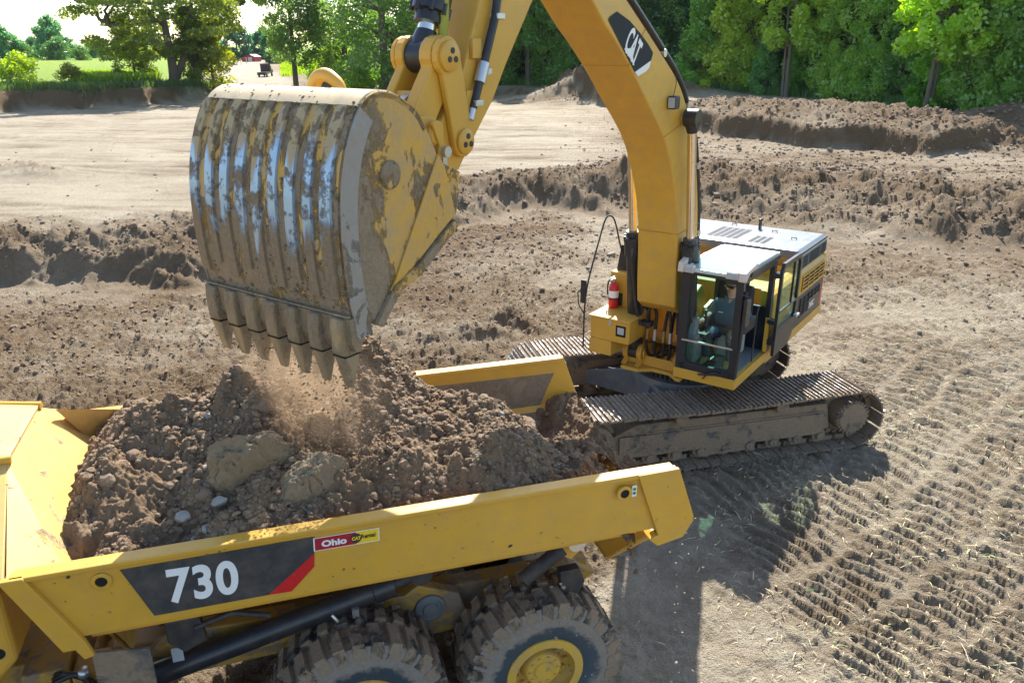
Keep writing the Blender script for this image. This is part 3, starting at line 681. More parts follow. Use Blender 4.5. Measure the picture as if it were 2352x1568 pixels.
# ---- undercarriage, turned against the house
UR = Matrix.Translation((.12, .06, 0)) @ Matrix.Rotation(R(180 + 14.5) - EYAW, 4, 'Z')
UH = 2.33                                        # half wheel base
def track(side):
    """crawler track: shoes on a stadium loop; local x = forward, y = left"""
    yc = side * 1.41; r = .50; zc = .52
    P = 4 * UH + 2 * math.pi * r; n = 50; mb = MB(); mb.xf = UR
    def at(d):
        d %= P
        if d < 2 * UH: return (UH - d, zc + r - .05 * math.sin(math.pi * d / (2 * UH)) ** 2, math.pi, 1)
        d -= 2 * UH
        if d < math.pi * r: a = math.pi / 2 + d / r; return (-UH + r * math.cos(a), zc + r * math.sin(a), a + math.pi / 2, 0)
        d -= math.pi * r
        if d < 2 * UH: return (-UH + d, zc - r, 0, 0)
        d -= 2 * UH; a = -math.pi / 2 + d / r; return (UH + r * math.cos(a), zc + r * math.sin(a), a + math.pi / 2, 0)
    for i in range(n):
        x, z, a, _ = at(i * P / n + .05)
        m = UR @ Matrix.Translation((x, yc, z)) @ Matrix.Rotation(-a, 4, 'Y')
        mb.xf = m; h = P / n / 2 - .006; mb.cur = 0
        mb.prism([(-h, -.012), (h - .02, -.02), (h, -.035), (h - .02, .012), (-h, .02)], -.45, .45)
        mb.box((-h * .8, -.14, .015), (h * .8, .14, .10))
        mb.cur = 1
        for gx_ in (-h + .02, -.012, h - .055): mb.box((gx_, -.449, -.045 if gx_ < 0 else -.05), (gx_ + .02, .449, -.013))
    o = mb.build('crawler_track', [M['trackshoe'], M['grouser']], ex)
    mb = MB(); mb.xf = UR; s = side
    mb.prism([(-UH + .35, .30), (-UH + .45, .78), (UH - .75, .80), (UH - .35, .62), (UH - .1, .45), (UH - .15, .30)], yc - .22, yc + .22)
    mb.box((-UH + .5, yc - .25, .34), (UH - .5, yc + .25, .37)); mb.box((-UH + .52, yc + s * .25, .25), (UH - .45, yc + s * .275, .63)); mb.box((-UH + .5, yc + s * .22, .37), (UH - .9, yc + s * .245, .66))
    mb.box((-.5, yc - .27, .12), (.35, yc + .27, .30))
    for q in (-.5, .35): mb.prism([(q - .06, .10), (q + .06, .10), (q, .36)], yc - .28, yc + .28)
    mb.build('track_frame', M['mudsteel'], o, .012)
    for q in np.linspace(-UH + .55, UH - .55, 9):
        b = MB(); b.xf = UR
        b.lathe([(-.30, .001), (-.30, .07), (-.24, .07), (-.24, .13), (-.14, .13), (-.14, .10), (.14, .10), (.14, .13), (.24, .13), (.24, .07), (.30, .07), (.30, .001)], (q, yc, .21), (0, 1, 0), 16)
        b.build('roller', M['mudsteel'], o, sharp=40)
    for q in (-.95, .85):
        b = MB(); b.xf = UR
        b.lathe([(-.2, .001), (-.2, .09), (.2, .09), (.26, .11), (.34, .11), (.34, .001)], (q, yc, .86), (0, s, 0), 16); b.build('carrier_roller', M['mudsteel'], o, sharp=40)
    b = MB(); b.xf = UR
    b.lathe([(-.2, .05), (-.2, .42), (.0, .42), (.02, .30), (.30, .30), (.33, .27), (.36, .26), (.37, .001)], (-UH, yc, .52), (0, s, 0), 36)
    for k in range(24):
        a = 2 * math.pi * k / 24; b.cyl((-UH + .285 * math.cos(a), yc + s * .30, .52 + .285 * math.sin(a)), (-UH + .285 * math.cos(a), yc + s * .345, .52 + .285 * math.sin(a)), .021, 8)
    for k in range(19):
        a = 2 * math.pi * k / 19; b.cyl((-UH + .42 * math.cos(a), yc - .05, .52 + .42 * math.sin(a)), (-UH + .42 * math.cos(a), yc + .05, .52 + .42 * math.sin(a)), .05, 8)
    b.build('sprocket', M['mudsteel'], o, sharp=40)
    b = MB(); b.xf = UR
    b.lathe([(-.24, .06), (-.24, .36), (-.1, .38), (-.1, .44), (.1, .44), (.1, .38), (.24, .36), (.26, .1), (.26, .001)], (UH - .02, yc, .50), (0, s, 0), 32); b.build('idler', M['mudsteel'], o, sharp=40)
    return o
track(1); track(-1)
mb = MB(); mb.xf = UR
for sx in (1, -1):
    for sy in (1, -1):
        top = [(.25 * sx, .3 * sy), (.8 * sx, .35 * sy), (1.45 * sx, 1.22 * sy), (.75 * sx, 1.22 * sy)]
        z = [(.92, .92), (.90, .90), (.62, .60), (.64, .62)]
        vs = [(p[0], p[1], zz[0]) for p, zz in zip(top, z)] + [(p[0], p[1], .34) for p in top]
        mb.add(vs, [(0, 1, 2, 3), (7, 6, 5, 4), (0, 4, 5, 1), (1, 5, 6, 2), (2, 6, 7, 3), (3, 7, 4, 0)])
mb.box((-.8, -.8, .36), (.8, .8, .93)); mb.cyl((0, 0, .9), (0, 0, 1.02), .92, 36)
mb.build('carbody', painted('grey_carbody', (.10, .12, .14), .5, mud=.25, mudscale=3, dust=.5), ex, .02)
mb = MB(); mb.xf = UR; mb.cyl((0, 0, 1.02), (0, 0, 1.30), .80, 40)
for k in range(60):
    a = 2 * math.pi * k / 60; mb.box((.0, 0, 0), (.0001, .0001, .0001)) if 0 else mb.cyl((.83 * math.cos(a), .83 * math.sin(a), 1.04), (.83 * math.cos(a), .83 * math.sin(a), 1.2), .028, 6)
mb.build('swing_ring', M['blackmatt'], ex)

# ---- upper frame
YD = M['yellow_used']
mb = MB()
mb.box((-3.3, -1.42, 1.30), (.2, 1.30, 1.52)); mb.box((.2, -.62, 1.26), (1.05, .47, 1.44))
mb.prism([(.2, -.62), (1.28, -.62), (1.28, -.30), (1.12, -.1), (1.12, .2), (1.28, .40), (1.28, .47), (.2, .47)], 1.20, 1.26, 'z')
mb.prism([(1.60, -1.08), (1.60, -.66), (.2, -.66), (.2, -1.40), (.9, -1.40), (.95, -1.08)], 1.52, 1.78, 'z')
for yy in (-.62, -.36, .34, .56):                # boom cylinder lugs
    c = (1.0, 1.47)
    mb.prism([(.55, 1.26), (.62, 1.52)] + arc_pts(c, .155, 130, -60, 12) + [(1.2, 1.26)], yy - .045, yy + .045)
for yy in (-.50, .44):                            # boom foot brackets
    mb.prism([(-.75, 1.5), (.75, 1.5), (.62, 1.9), (.42, 2.28), (.1, 2.34), (-.2, 2.1), (-.5, 1.75)], yy, yy + .07)
mb.box((-.6, -.43, 1.52), (.55, .44, 1.60))
mb.prism([(.2, 1.52), (1.0, 1.52), (.3, 2.0)], -.42, -.40)
mb.build('upper_frame', YD, ex, .012)
for yy in (-.49, .45):
    b = MB(); b.lathe([(-.21, .001), (-.21, .085), (.21, .085), (.21, .001)], (1.0, yy, 1.47), (0, 1, 0), 20)
    b.lathe([(.19, .001), (.19, .11), (.215, .11), (.22, .09), (.22, .001)], (1.0, yy, 1.47), (0, 1, 0), 20); b.build('cylinder_pin', YD, ex, sharp=40)

# ---- engine house, side panels, hood, counterweight
mb = MB()
prof = [(1.48, 1.52), (1.48, 2.46), (1.455, 2.53), (1.40, 2.575), (1.30, 2.60), (1.24, 2.60), (1.24, 1.52)]
mb.prism(prof, -3.30, -.06, 'x')
mb.prism([(-y, z) for y, z in prof][::-1], -3.30, -.4, 'x')
mb.box((-3.3, -1.24, 1.52), (-1.72, 1.24, 2.60)); mb.box((-1.72, -1.24, 1.52), (-.75, 1.24, 2.42)); mb.box((-1.74, -1.36, 2.4), (-1.70, 1.36, 2.80))
hp = mb.build('engine_house', M['yellow'], ex, .012)
b = MB(); b.box((-3.45, 1.30, 1.34), (.02, 1.478, 1.515)); b.build('side_skirt', YD, ex, .03)
def side_grid(name, quad, nx, nz, mat_in, mat_bar, bar=.018, th=.010):
    """recess panel with bars on the side panel; quad = four (s,z) corners front-bottom, rear-bottom, rear-top, front-top"""
    q = [Vector((p[0], 1.484, p[1])) for p in quad]
    b = MB(); b.slab([q[3], q[2], q[1], q[0]], .003) ; b.cur = 1
    L = lambda a, c, t_: a.lerp(c, t_)
    for i in range(nx + 1):
        t_ = i / nx; a, c = L(q[0], q[1], t_), L(q[3], q[2], t_); d = (q[1] - q[0]).normalized() * bar / 2
        b.slab([a - d + Vector((0, th, 0)), c - d + Vector((0, th, 0)), c + d + Vector((0, th, 0)), a + d + Vector((0, th, 0))], .012)
    for i in range(nz + 1):
        t_ = i / nz; a, c = L(q[0], q[3], t_), L(q[1], q[2], t_); d = Vector((0, 0, bar / 2))
        b.slab([a - d + Vector((0, th + .001, 0)), c - d + Vector((0, th + .001, 0)), c + d + Vector((0, th + .001, 0)), a + d + Vector((0, th + .001, 0))], .012)
    return b.build(name, [mat_in, mat_bar], hp)
M['void'] = plain('grille_darkness', (.004, .004, .005), .8)
blk = MB(); blk.slab([Vector((s_, 1.4815, z_)) for s_, z_ in [(-1.30, 2.14), (-3.28, 2.14), (-3.28, 1.54), (-.30, 1.54), (-.30, 1.86), (-1.15, 2.02)]], .002)
blk.build('black_band', M['black'], hp)
side_grid('side_grille', [(-1.72, 2.20), (-3.15, 2.20), (-3.15, 2.48), (-1.72, 2.48)], 4, 4, M['void'], M['yellow'], .022)
side_grid('side_grille', [(-1.72, 1.70), (-2.25, 1.70), (-2.25, 2.06), (-1.72, 2.06)], 2, 6, M['void'], M['black'], .014)
side_grid('side_grille', [(-2.25, 1.90), (-3.0, 1.90), (-3.0, 2.06), (-2.25, 2.06)], 3, 2, M['void'], M['black'], .014)
b = MB()
for z0, z1, s0 in ((2.24, 2.44, -1.12), (1.98, 2.18, -1.08)):
    for k in range(6):
        sx = s0 - .06 * k; b.slab([Vector((sx, 1.4835, z0)), Vector((sx - .025, 1.4835, z0 + .02)), Vector((sx - .065, 1.4835, z1)), Vector((sx - .04, 1.4835, z1 - .02))], .002)
b.build('louvre', M['void'], hp)
b = MB(); b.slab([Vector((s_, 1.4845, z_)) for s_, z_ in [(-3.12, 1.60), (-3.27, 1.60), (-3.27, 2.12), (-3.22, 2.12)]], .002); b.build('red_flash', M['red'], hp)
text('345C', .16, (-2.40, 1.487, 1.70), (-1, 0, 0), (0, 0, 1), M['white'], 'model_number', hp, .03, .95)
b = MB(); b.box((-1.02, 1.482, 1.72), (-1.14, 1.50, 1.82)); b.build('latch', M['blackmatt'], hp, .006)
# hood
mb = MB()
hpz = [(1.42, 2.58), (1.42, 2.84), (1.39, 2.91), (1.32, 2.945), (-1.32, 2.945), (-1.39, 2.91), (-1.42, 2.84), (-1.42, 2.58)]
mb.prism(hpz, -3.48, -1.70, 'x')
M['hood'] = painted('dusty_hood_black', (.10, .125, .15), .30, dust=.12, spec=.9)
hd = mb.build('engine_hood', M['hood'], ex, .05, 3)
b = MB()
for i in range(9):
    for j in range(5):
        b.box((-2.05 - .105 * i, -.55 + .13 * j, 2.944), (-2.05 - .105 * i - .06, -.55 + .13 * j + .10, 2.9495))
b.build('vent_holes', M['void'], hd)
b = MB()
for i in range(6):
    for j in range(3): b.box((-1.95 - .1 * i, .32 + .12 * j, 2.944), (-1.95 - .1 * i - .06, .32 + .12 * j + .08, 2.9495))
b.build('vent_holes', M['void'], hd)
for (s_, l_) in ((-2.75, -1.05), (-3.15, .15)):
    b = MB(); b.prism([(s_ - .06, 2.94), (s_ + .06, 2.94), (s_ + .045, 3.16), (s_ - .045, 3.16)], l_ - .018, l_ + .018); b.build('bracket_post', M['black'], hd, .008)
for s_, l_ in ((-3.0, .5), (-2.6, 1.0), (-3.2, -.4), (-2.2, -1.0)):
    b = MB(); b.tube([(s_, l_ - .05, 2.94), (s_, l_ - .05, 2.98), (s_, l_ + .05, 2.98), (s_, l_ + .05, 2.94)], .009, 6); b.build('lift_handle', M['black'], hd)
b = MB()
for k, (s0, s1) in enumerate(((-1.82, -2.15), (-2.22, -2.95), (-3.02, -3.40))):
    for j in range(8): b.box((s0, 1.422, 2.62 + .028 * j), (s1, 1.426, 2.633 + .028 * j))
b.build('hood_grille', M['void'], hd)
b = MB()
for j in range(25): b.box((-3.46 + j * .07, 1.375, 2.875), (-3.46 + j * .07 + .038, 1.412, 2.912))
b.build('hood_ribs', M['blackmatt'], hd, .006)
b = MB(); b.cyl((-1.02, -.55, 2.4), (-1.02, -.55, 3.32), .085, 18); b.tube([(-1.02, -.55, 3.32), (-1.04, -.55, 3.42), (-1.16, -.55, 3.52), (-1.25, -.55, 3.56)], .085, 16); b.build('exhaust_pipe', M['black'], ex, .0, sharp=50)
mb = MB()
cw = [(-3.32, 1.44), (-3.62, 1.40), (-3.86, 1.10), (-3.92, .5), (-3.92, -.5), (-3.86, -1.10), (-3.62, -1.40), (-3.30, -1.44)]
mb.prism(cw, 1.34, 2.60, 'z'); mb.build('counterweight', M['yellow'], ex, .06, 3)

# ---- toolbox step, tank, handrail
mb = MB(); mb.box((.96, -1.07, 1.78), (1.60, -.33, 2.16)); tbx = mb.build('toolbox', M['yellow'], ex, .02)
b = MB(); b.box((.95, -1.09, 2.16), (1.63, -.31, 2.195)); b.build('toolbox_lid', M['yellow'], tbx, .01)
b = MB(); b.box((1.60, -.58, 1.90), (1.606, -.40, 2.09)); b.build('lamp_recess', M['void'], tbx)
b = MB(); b.box((1.604, -.55, 1.94), (1.612, -.43, 2.06)); b.build('lamp', M['lens'], tbx, .004)
b = MB(); b.box((1.60, -.72, 2.06), (1.612, -.66, 2.16)); b.build('latch', M['silver'], tbx, .004)
mb = MB(); mb.box((-.75, -1.07, 1.52), (.95, -.44, 2.80)); mb.box((-.75, -1.40, 1.52), (.2, -1.07, 2.6)); tk = mb.build('fuel_tank', M['yellow'], ex, .03)
b = MB(); b.box((.95, -.62, 2.44), (1.12, -.40, 2.47)); b.box((.952, -.62, 2.47), (.96, -.40, 2.56)); b.build('step', M['yellow'], tk, .006)
b = MB(); b.cyl((.62, -.62, 2.79), (.62, -.62, 2.90), .07, 16); b.box((.4, -.8, 2.8), (.55, -.7, 2.86)); b.build('filler_cap', M['orange'], tk)
b = MB(); b.prism([(-1.02, 2.80), (-.72, 2.80), (-.79, 3.25), (-.95, 3.25)], .80, .815, 'x'); b.build('guard_plate', M['black'], tk, .006)
b = MB(); b.tube(smooth_poly([(1.66, -1.16, 1.60), (1.66, -1.16, 2.45), (1.50, -1.17, 2.85), (1.15, -1.18, 3.45), (1.0, -1.18, 3.72), (.93, -1.13, 3.76), (.88, -1.06, 3.68), (.84, -.98, 3.3), (.82, -.92, 3.1)], 2), .015, 8)
b.build('handrail', M['blackmatt'], ex)
b = MB(); b.box((1.64, -1.24, 2.38), (1.67, -1.14, 2.78)); b.tube([(1.65, -1.24, 2.62), (1.67, -1.29, 2.55), (1.67, -1.27, 2.35), (1.66, -1.17, 2.2)], .012, 6); b.build('mirror', M['black'], ex, .008)

# ---- cab
CB = painted('cab_black', (.012, .017, .026), .30, dust=.03)
mb = MB(); mb.cur = 1
mb.box((-.05, .47, 1.42), (1.58, 1.49, 1.585)); mb.cur = 0
fl, fr_, bl, br = 1.56, 1.56, .02, .02
def post(p, q, a, b_): mb.prism([(p[0] - a, p[1] - b_), (p[0] + a, p[1] - b_), (p[0] + a, p[1] + b_), (p[0] - a, p[1] + b_)], p[2], q[2], 'z') if (p[0], p[1]) == (q[0], q[1]) else mb.tube([p, q], a, 4)
mb.prism([(1.57, .49), (1.57, .64), (1.48, .64), (1.48, .49)], 1.585, 3.2, 'z')       # front posts
mb.prism([(1.57, 1.365), (1.57, 1.48), (1.48, 1.48), (1.48, 1.365)], 1.585, 3.2, 'z')
mb.prism([(.10, 1.40), (.10, 1.48), (-.02, 1.48), (-.02, 1.40)], 1.585, 3.16, 'z'); mb.prism([(.08, .49), (.08, .56), (-.02, .56), (-.02, .49)], 1.585, 3.16, 'z')
mb.box((1.47, .57, 3.14), (1.57, 1.40, 3.22)); mb.box((.1, 1.41, 3.10), (1.48, 1.48, 3.19)); mb.box((-.02, .56, 3.05), (.06, 1.40, 3.16)); mb.box((.1, .49, 3.08), (1.48, .55, 3.17))
mb.box((1.50, .57, 1.585), (1.57, 1.40, 1.70))
mb.box((-.02, .56, 1.585), (.03, 1.40, 2.35)); mb.box((-.02, .56, 2.35), (.03, 1.06, 3.05)); mb.box((.05, .49, 1.585), (1.48, .53, 1.95))
for (yy, zz, sy, sz) in ((.64, 3.14, 1, -1), (1.365, 3.14, -1, -1), (.64, 1.70, 1, 1), (1.365, 1.70, -1, 1)):   # rounded glass corners
    mb.prism([(yy, zz)] + [(yy + sy * .09 * (1 - math.cos(R(a))), zz + sz * .09 * (1 - math.sin(R(a)))) for a in (90, 60, 30, 0)][::1] , 1.50, 1.565, 'x')
cab = mb.build('cab', [CB, M['yellow']], ex, .012)
b = MB(); rf = [(1.55, 3.20), (1.60, 3.22), (1.58, 3.255), (1.45, 3.285), (.9, 3.305), (.0, 3.29), (-.10, 3.26), (-.10, 3.16)]
b.prism([(.80, 3.306), (.0, 3.29), (-.10, 3.26), (-.10, 3.16), (.80, 3.20)], .50, 1.47); b.prism([(.80, 3.306), (1.45, 3.285), (1.58, 3.255), (1.60, 3.22), (1.55, 3.2), (.8, 3.2)], .50, .60); b.prism([(.80, 3.306), (1.45, 3.285), (1.58, 3.255), (1.60, 3.22), (1.55, 3.2), (.8, 3.2)], 1.37, 1.47); b.box((1.50, .60, 3.19), (1.59, 1.37, 3.255)); M['roof'] = painted('cab_roof', (.52, .60, .58), .24, dust=.10, spec=.9); b.build('cab_roof', M['roof'], cab, .035, 3)
b = MB(); b.slab([(1.51, .60, 3.262), (1.51, 1.37, 3.262), (.79, 1.37, 3.296), (.79, .60, 3.296)], .006); b.build('roof_hatch', M['hatch'], cab)
b = MB(); b.box((-.12, 1.45, 3.17), (1.30, 1.50, 3.26)); b.box((-.13, .5, 3.18), (-.08, 1.49, 3.275)); b.build('roof_rail', CB, cab, .02)
b = MB()
b.prism([(1.10, 3.37), (1.62, 3.30), (1.645, 3.17), (1.56, 3.15), (1.52, 3.20), (1.40, 3.26), (1.10, 3.28)], 1.40, 1.515); b.build('lamp_guard', M['beige'], cab, .015)
b = MB(); b.prism([(1.40, 3.38), (1.62, 3.33), (1.64, 3.18), (1.55, 3.17), (1.45, 3.24)], .44, .54); b.build('lamp_guard', M['beige'], cab, .015)
for l0, l1 in ((1.20, 1.40), (.54, .70)):
    b = MB(); b.box((1.54, l0, 3.18), (1.63, l1, 3.30)); w_ = b.build('work_lamp', M['beige'], cab, .02)
    b = MB(); b.box((1.628, l0 + .02, 3.195), (1.642, l1 - .02, 3.285)); b.build('lens', M['lens'], cab, .006)
b = MB(); b.slab([(1.553, .565, 2.08), (1.553, 1.405, 2.08), (1.553, 1.405, 3.15), (1.553, .565, 3.15)], .006); b.build('windscreen', M['glass'], cab)
b = MB(); b.slab([(1.558, .565, 1.65), (1.558, 1.405, 1.65), (1.558, 1.405, 2.07), (1.558, .565, 2.07)], .006); b.build('lower_windscreen', M['glass_low'], cab)
b = MB(); b.box((1.55, .57, 2.062), (1.572, 1.40, 2.088)); b.build('screen_bar', M['silver'], cab)
b = MB(); b.slab([(.08, .505, 1.95), (1.48, .505, 1.95), (1.48, .505, 3.08), (.08, .505, 3.08)], .006); b.build('side_window', M['glass_side'], cab)
b = MB(); b.slab([(.012, 1.06, 2.35), (.012, 1.40, 2.35), (.012, 1.40, 3.05), (.012, 1.06, 3.05)], .006); b.build('rear_window', M['glass_clear'], cab)
b = MB(); b.tube([(1.60, .98, 1.50), (1.62, 1.05, 1.60), (1.60, 1.22, 1.66)], .012, 6); b.tube([(1.60, .9, 1.56), (1.59, 1.25, 1.63)], .018, 6); b.build('wiper', M['blackmatt'], cab)
b = MB(); b.tube([(1.58, 1.46, 2.98), (1.60, 1.52, 2.96), (1.56, 1.60, 2.93)], .012, 6); b.build('mirror_arm', M['blackmatt'], cab)
b = MB(); b.prism([(1.52, 2.50), (1.70, 2.50), (1.71, 2.55), (1.71, 2.90), (1.69, 2.93), (1.53, 2.93), (1.51, 2.90), (1.51, 2.55)], 1.545, 1.60)
b.xf = None; b.build('mirror', M['black'], cab, .015)
b = MB(); b.tube([(1.53, 1.47, 1.62), (1.53, 1.50, 2.3), (1.50, 1.50, 3.0)], .028, 8); b.build('grab_rail', M['black'], cab)
b = MB(); b.tube([(.75, 1.46, 1.62), (.75, 1.47, 2.45), (.70, 1.47, 2.55)], .012, 6); b.tube([(.95, .60, 1.6), (.95, .60, 2.25)], .012, 6); b.build('inner_rail', M['blackmatt'], cab)
# open door, folded back along the side
b = MB(); Y0, Y1 = 1.585, 1.635
d_out = [(.16, 1.56), (.16, 3.02), (.06, 3.14), (-.80, 3.14), (-.93, 3.02), (-.95, 2.2), (-.80, 1.68), (-.6, 1.56)]
d_in = [(.09, 2.02), (.09, 2.98), (.02, 3.06), (-.78, 3.06), (-.86, 2.98), (-.87, 2.25), (-.84, 2.06), (-.8, 2.02)]
n_ = len(d_out)
for yy in (Y0, Y1): b.add([(p[0], yy, p[1]) for p in d_out] + [(p[0], yy, p[1]) for p in d_in], [(i, (i + 1) % n_, n_ + (i + 1) % n_, n_ + i) for i in range(n_)])
b.add([(p[0], yy, p[1]) for yy in (Y0, Y1) for p in d_out], [(i, (i + 1) % n_, n_ + (i + 1) % n_, n_ + i) for i in range(n_)])
b.add([(p[0], yy, p[1]) for yy in (Y0, Y1) for p in d_in], [(i, (i + 1) % n_, n_ + (i + 1) % n_, n_ + i) for i in range(n_)])
dr = b.build('door', CB, cab)
b = MB(); b.slab([(p[0], 1.61, p[1]) for p in d_in], .006); b.build('door_window', M['glass_clear'], cab)
b = MB(); b.box((-.88, 1.60, 2.30), (.1, 1.64, 2.335)); b.box((-.55, 1.60, 2.335), (-.58, 1.632, 3.06)); b.build('window_bar', CB, cab)
b = MB(); b.box((-.78, 1.63, 2.00), (-.95, 1.70, 2.05)); b.build('door_handle', M['silver'], cab, .01)
b = MB()
for zz in (1.75, 2.1, 2.9): b = MB(); b.box((.02, 1.47, zz), (.17, 1.60, zz + .08)); b.build('door_hinge', CB, cab, .008)
b = MB(); b.box((.105, 1.43, 1.60), (.13, 1.50, 2.20)); b.box((.16, 1.45, 1.62), (.19, 1.50, 2.12)); b.build('door_sill_strip', M['yellow'], cab)
# seat and consoles
M['seat'] = plain('seat_cloth', (.03, .032, .036), .85); M['greyplas'] = plain('grey_plastic', (.16, .17, .18), .55)
b = MB(); b.box((.25, .74, 1.98), (.80, 1.24, 2.12)); b.box((.14, .76, 2.10), (.30, 1.22, 2.72)); b.box((.12, .86, 2.72), (.24, 1.12, 3.0)); b.build('seat', M['seat'], cab, .05, 3)
b = MB(); b.box((.28, .80, 1.60), (.74, 1.18, 1.98)); b.build('seat_base', plain('pale_seat_base', (.36, .36, .33), .6), cab, .04)
b = MB()
for l0 in (.62, 1.25): b.box((.38, l0, 2.10), (.90, l0 + .11, 2.30))
b.build('armrest_console', M['blackmatt'], cab, .03)
b = MB()
for l0 in (.675, 1.305): b.tube([(.86, l0, 2.28), (.88, l0, 2.40)], [.016, .026], 10)
b.build('joystick', M['blackmatt'], cab)
b = MB(); b.box((1.05, .56, 1.62), (1.40, .74, 2.10)); b.prism([(1.20, 2.08), (1.36, 2.08), (1.28, 2.36), (1.16, 2.36)], .58, .70); b.build('monitor_console', M['greyplas'], cab, .03)
b = MB(); b.tube([(1.15, .90, 1.60), (1.10, .90, 2.05), (1.12, .90, 2.12)], .010, 6); b.tube([(1.15, .98, 1.60), (1.10, .98, 2.05)], .010, 6); b.box((1.1, .86, 1.6), (1.3, 1.0, 1.64)); b.build('travel_lever', M['blackmatt'], cab)
b = MB(); b.box((.05, .55, 1.586), (1.48, 1.42, 1.60)); b.build('floor_mat', M['greyplas'], cab)
b = MB(); b.cyl((1.05, .80, 1.6), (1.05, .80, 2.0), .06, 14); b.build('flask', plain('dark_green_flask', (.03, .07, .06), .4), cab)

# ---- boom
lower = [(1.37, 2.50), (1.43, 2.93), (1.46, 3.56), (1.57, 4.14), (1.84, 4.70), (2.11, 5.11), (2.40, 5.39), (2.82, 5.72), (3.30, 6.13), (3.75, 6.46), (4.07, 6.66), (4.40, 6.92), (5.0, 7.34), (5.55, 7.62)]
upper = [(.62, 2.48), (.66, 3.12), (.66, 3.5), (.73, 4.0), (.90, 4.60), (1.10, 5.16), (1.41, 5.52), (1.78, 5.93), (2.44, 6.33), (3.56, 6.97), (4.4, 7.42), (5.1, 7.78), (5.6, 7.86)]
BH = .34
foot = [(.45, 2.36), (.28, 2.20), (.12, 2.16), (.0, 2.24), (-.05, 2.34)]
outl = smooth_poly(upper, 2)[::-1] + [(.25, 2.62), (-.02, 2.34)] + arc_pts((.12, 2.18), .17, 150, 300, 6) + [(.62, 2.30), (1.18, 2.36)] + smooth_poly(lower, 2) + arc_pts((5.62, 7.74), .13, -60, 80, 6)
M['weld'] = plain('weld_bead', (.40, .22, .03), .5)
bm_ = MB(); bm_.prism(outl, -BH, BH)
M['boomy'] = painted('boom_yellow', YEL, .38, mud=.06, mudscale=12, dust=.30, vary=.16)
boom = bm_.build('boom', M['boomy'], ex, .025, 2)
# logo plate on the left face
ya = BH + .004
def onl(px, py, L):
    r = ray(px, py); f = np.array([math.cos(EYAW), math.sin(EYAW)]); l = np.array([-f[1], f[0]])
    t_ = (L - np.dot(l, -np.array(EO))) / np.dot(l, r[:2]); P = np.array([0, 0, CAM_H]) + t_ * r
    return float(np.dot(f, P[:2] - np.array(EO))), float(P[2])
zc_ = lambda x, y: onl((1480 + x * .3317) * .91875, y * .3317 * .91875, ya)
lg = [zc_(*q) for q in ((122, 152), (135, 128), (188, 88), (285, 160), (365, 255), (420, 330), (458, 395), (456, 418), (443, 458), (322, 545))]
b = MB(); b.slab([Vector((p[0], ya, p[1])) for p in lg], .003); b.build('logo_plate', plain('black_logo_vinyl', (.006, .012, .016), .75), boom)
wb_ = [zc_(*q) for q in ((443, 458), (432, 508), (408, 538), (345, 577), (322, 545))]
b = MB(); b.slab([Vector((p[0], ya + .0005, p[1])) for p in wb_], .003); b.build('white_stripe', M['white'], boom)
o_ = zc_(258, 376); e_ = zc_(332, 500); e2 = zc_(300, 300)
a_ = Vector((zc_(350, 470)[0] - zc_(250, 290)[0], 0, zc_(350, 470)[1] - zc_(250, 290)[1])).normalized()
p0 = zc_(238, 362); p1 = zc_(318, 498); pu = zc_(287, 196)
xd = Vector((p1[0] - p0[0], 0, p1[1] - p0[1])); yd = Vector((pu[0] - p0[0], 0, pu[1] - p0[1])); yd = yd - xd.normalized() * yd.dot(xd.normalized())
cs_ = yd.length / .62; text('CAT', cs_, (p0[0], ya + .002, p0[1]), xd, yd, M['white'], 'logo_lettering', boom, .03, xd.length * 1.06 / (2.02 * cs_), .10)
tri = [zc_(*q) for q in ((240, 368), (296, 366), (316, 497))]
b = MB(); b.slab([Vector((p[0], ya + .004, p[1])) for p in tri], .002); b.build('logo_triangle', M['white'], boom)
# boom lamp, hoses, scratches
lp = onl(1550, 236, BH + .08)
b = MB(); b.box((lp[0] - .085, BH + .0, lp[1] - .09), (lp[0] + .085, BH + .13, lp[1] + .09)); bl_ = b.build('work_lamp', M['blackmatt'], boom, .03, 3)
b = MB(); b.box((lp[0] + .083, BH + .02, lp[1] - .07), (lp[0] + .094, BH + .118, lp[1] + .07)); b.build('lens', M['lens'], boom, .01)
b = MB(); b.tube([(lp[0], BH + .05, lp[1] + .08), (lp[0] - .05, BH + .06, lp[1] + .25), (lp[0] - .12, BH + .02, lp[1] + .35)], .006, 5); b.build('lamp_cable', M['rubber'], boom)
up_s = smooth_poly(upper, 2)
def offs(pl, d, l_, i0=0, i1=None):
    out = []; pl = pl[i0:i1]
    for i, p in enumerate(pl):
        a, c = pl[max(i - 1, 0)], pl[min(i + 1, len(pl) - 1)]; tx, tz = c[0] - a[0], c[1] - a[1]; L_ = math.hypot(tx, tz)
        out.append((p[0] - tz / L_ * d, l_, p[1] + tx / L_ * d))
    return out
for nm, d, l_, r_, mt, i0 in (('hydraulic_line', .09, .30, .042, 'rubber', 8), ('hydraulic_line', .10, .19, .036, 'orange', 6), ('hydraulic_line', .10, .06, .04, 'rubber', 4), ('hydraulic_line', .18, .24, .032, 'rubber', 20), ('hydraulic_line', .05, -.12, .03, 'orange', 8)):
    b = MB(); b.tube(offs(up_s, d, l_, i0), r_, 8); b.build(nm, M[mt], boom)
b = MB(); ln = offs(up_s, .09, .30, 0, 26); b.tube([(ln[0][0] - .1, .3, 2.5)] + ln, .03, 8); b.build('hydraulic_hose', M['rubber'], boom)
for k in (10, 18, 26, 33):
    b = MB(); q = offs(up_s, .06, .29)[k]; b.cyl((q[0], .24, q[2]), (q[0], .345, q[2]), .055, 12); b.build('hose_clamp', M['silver'], boom)
b = MB()
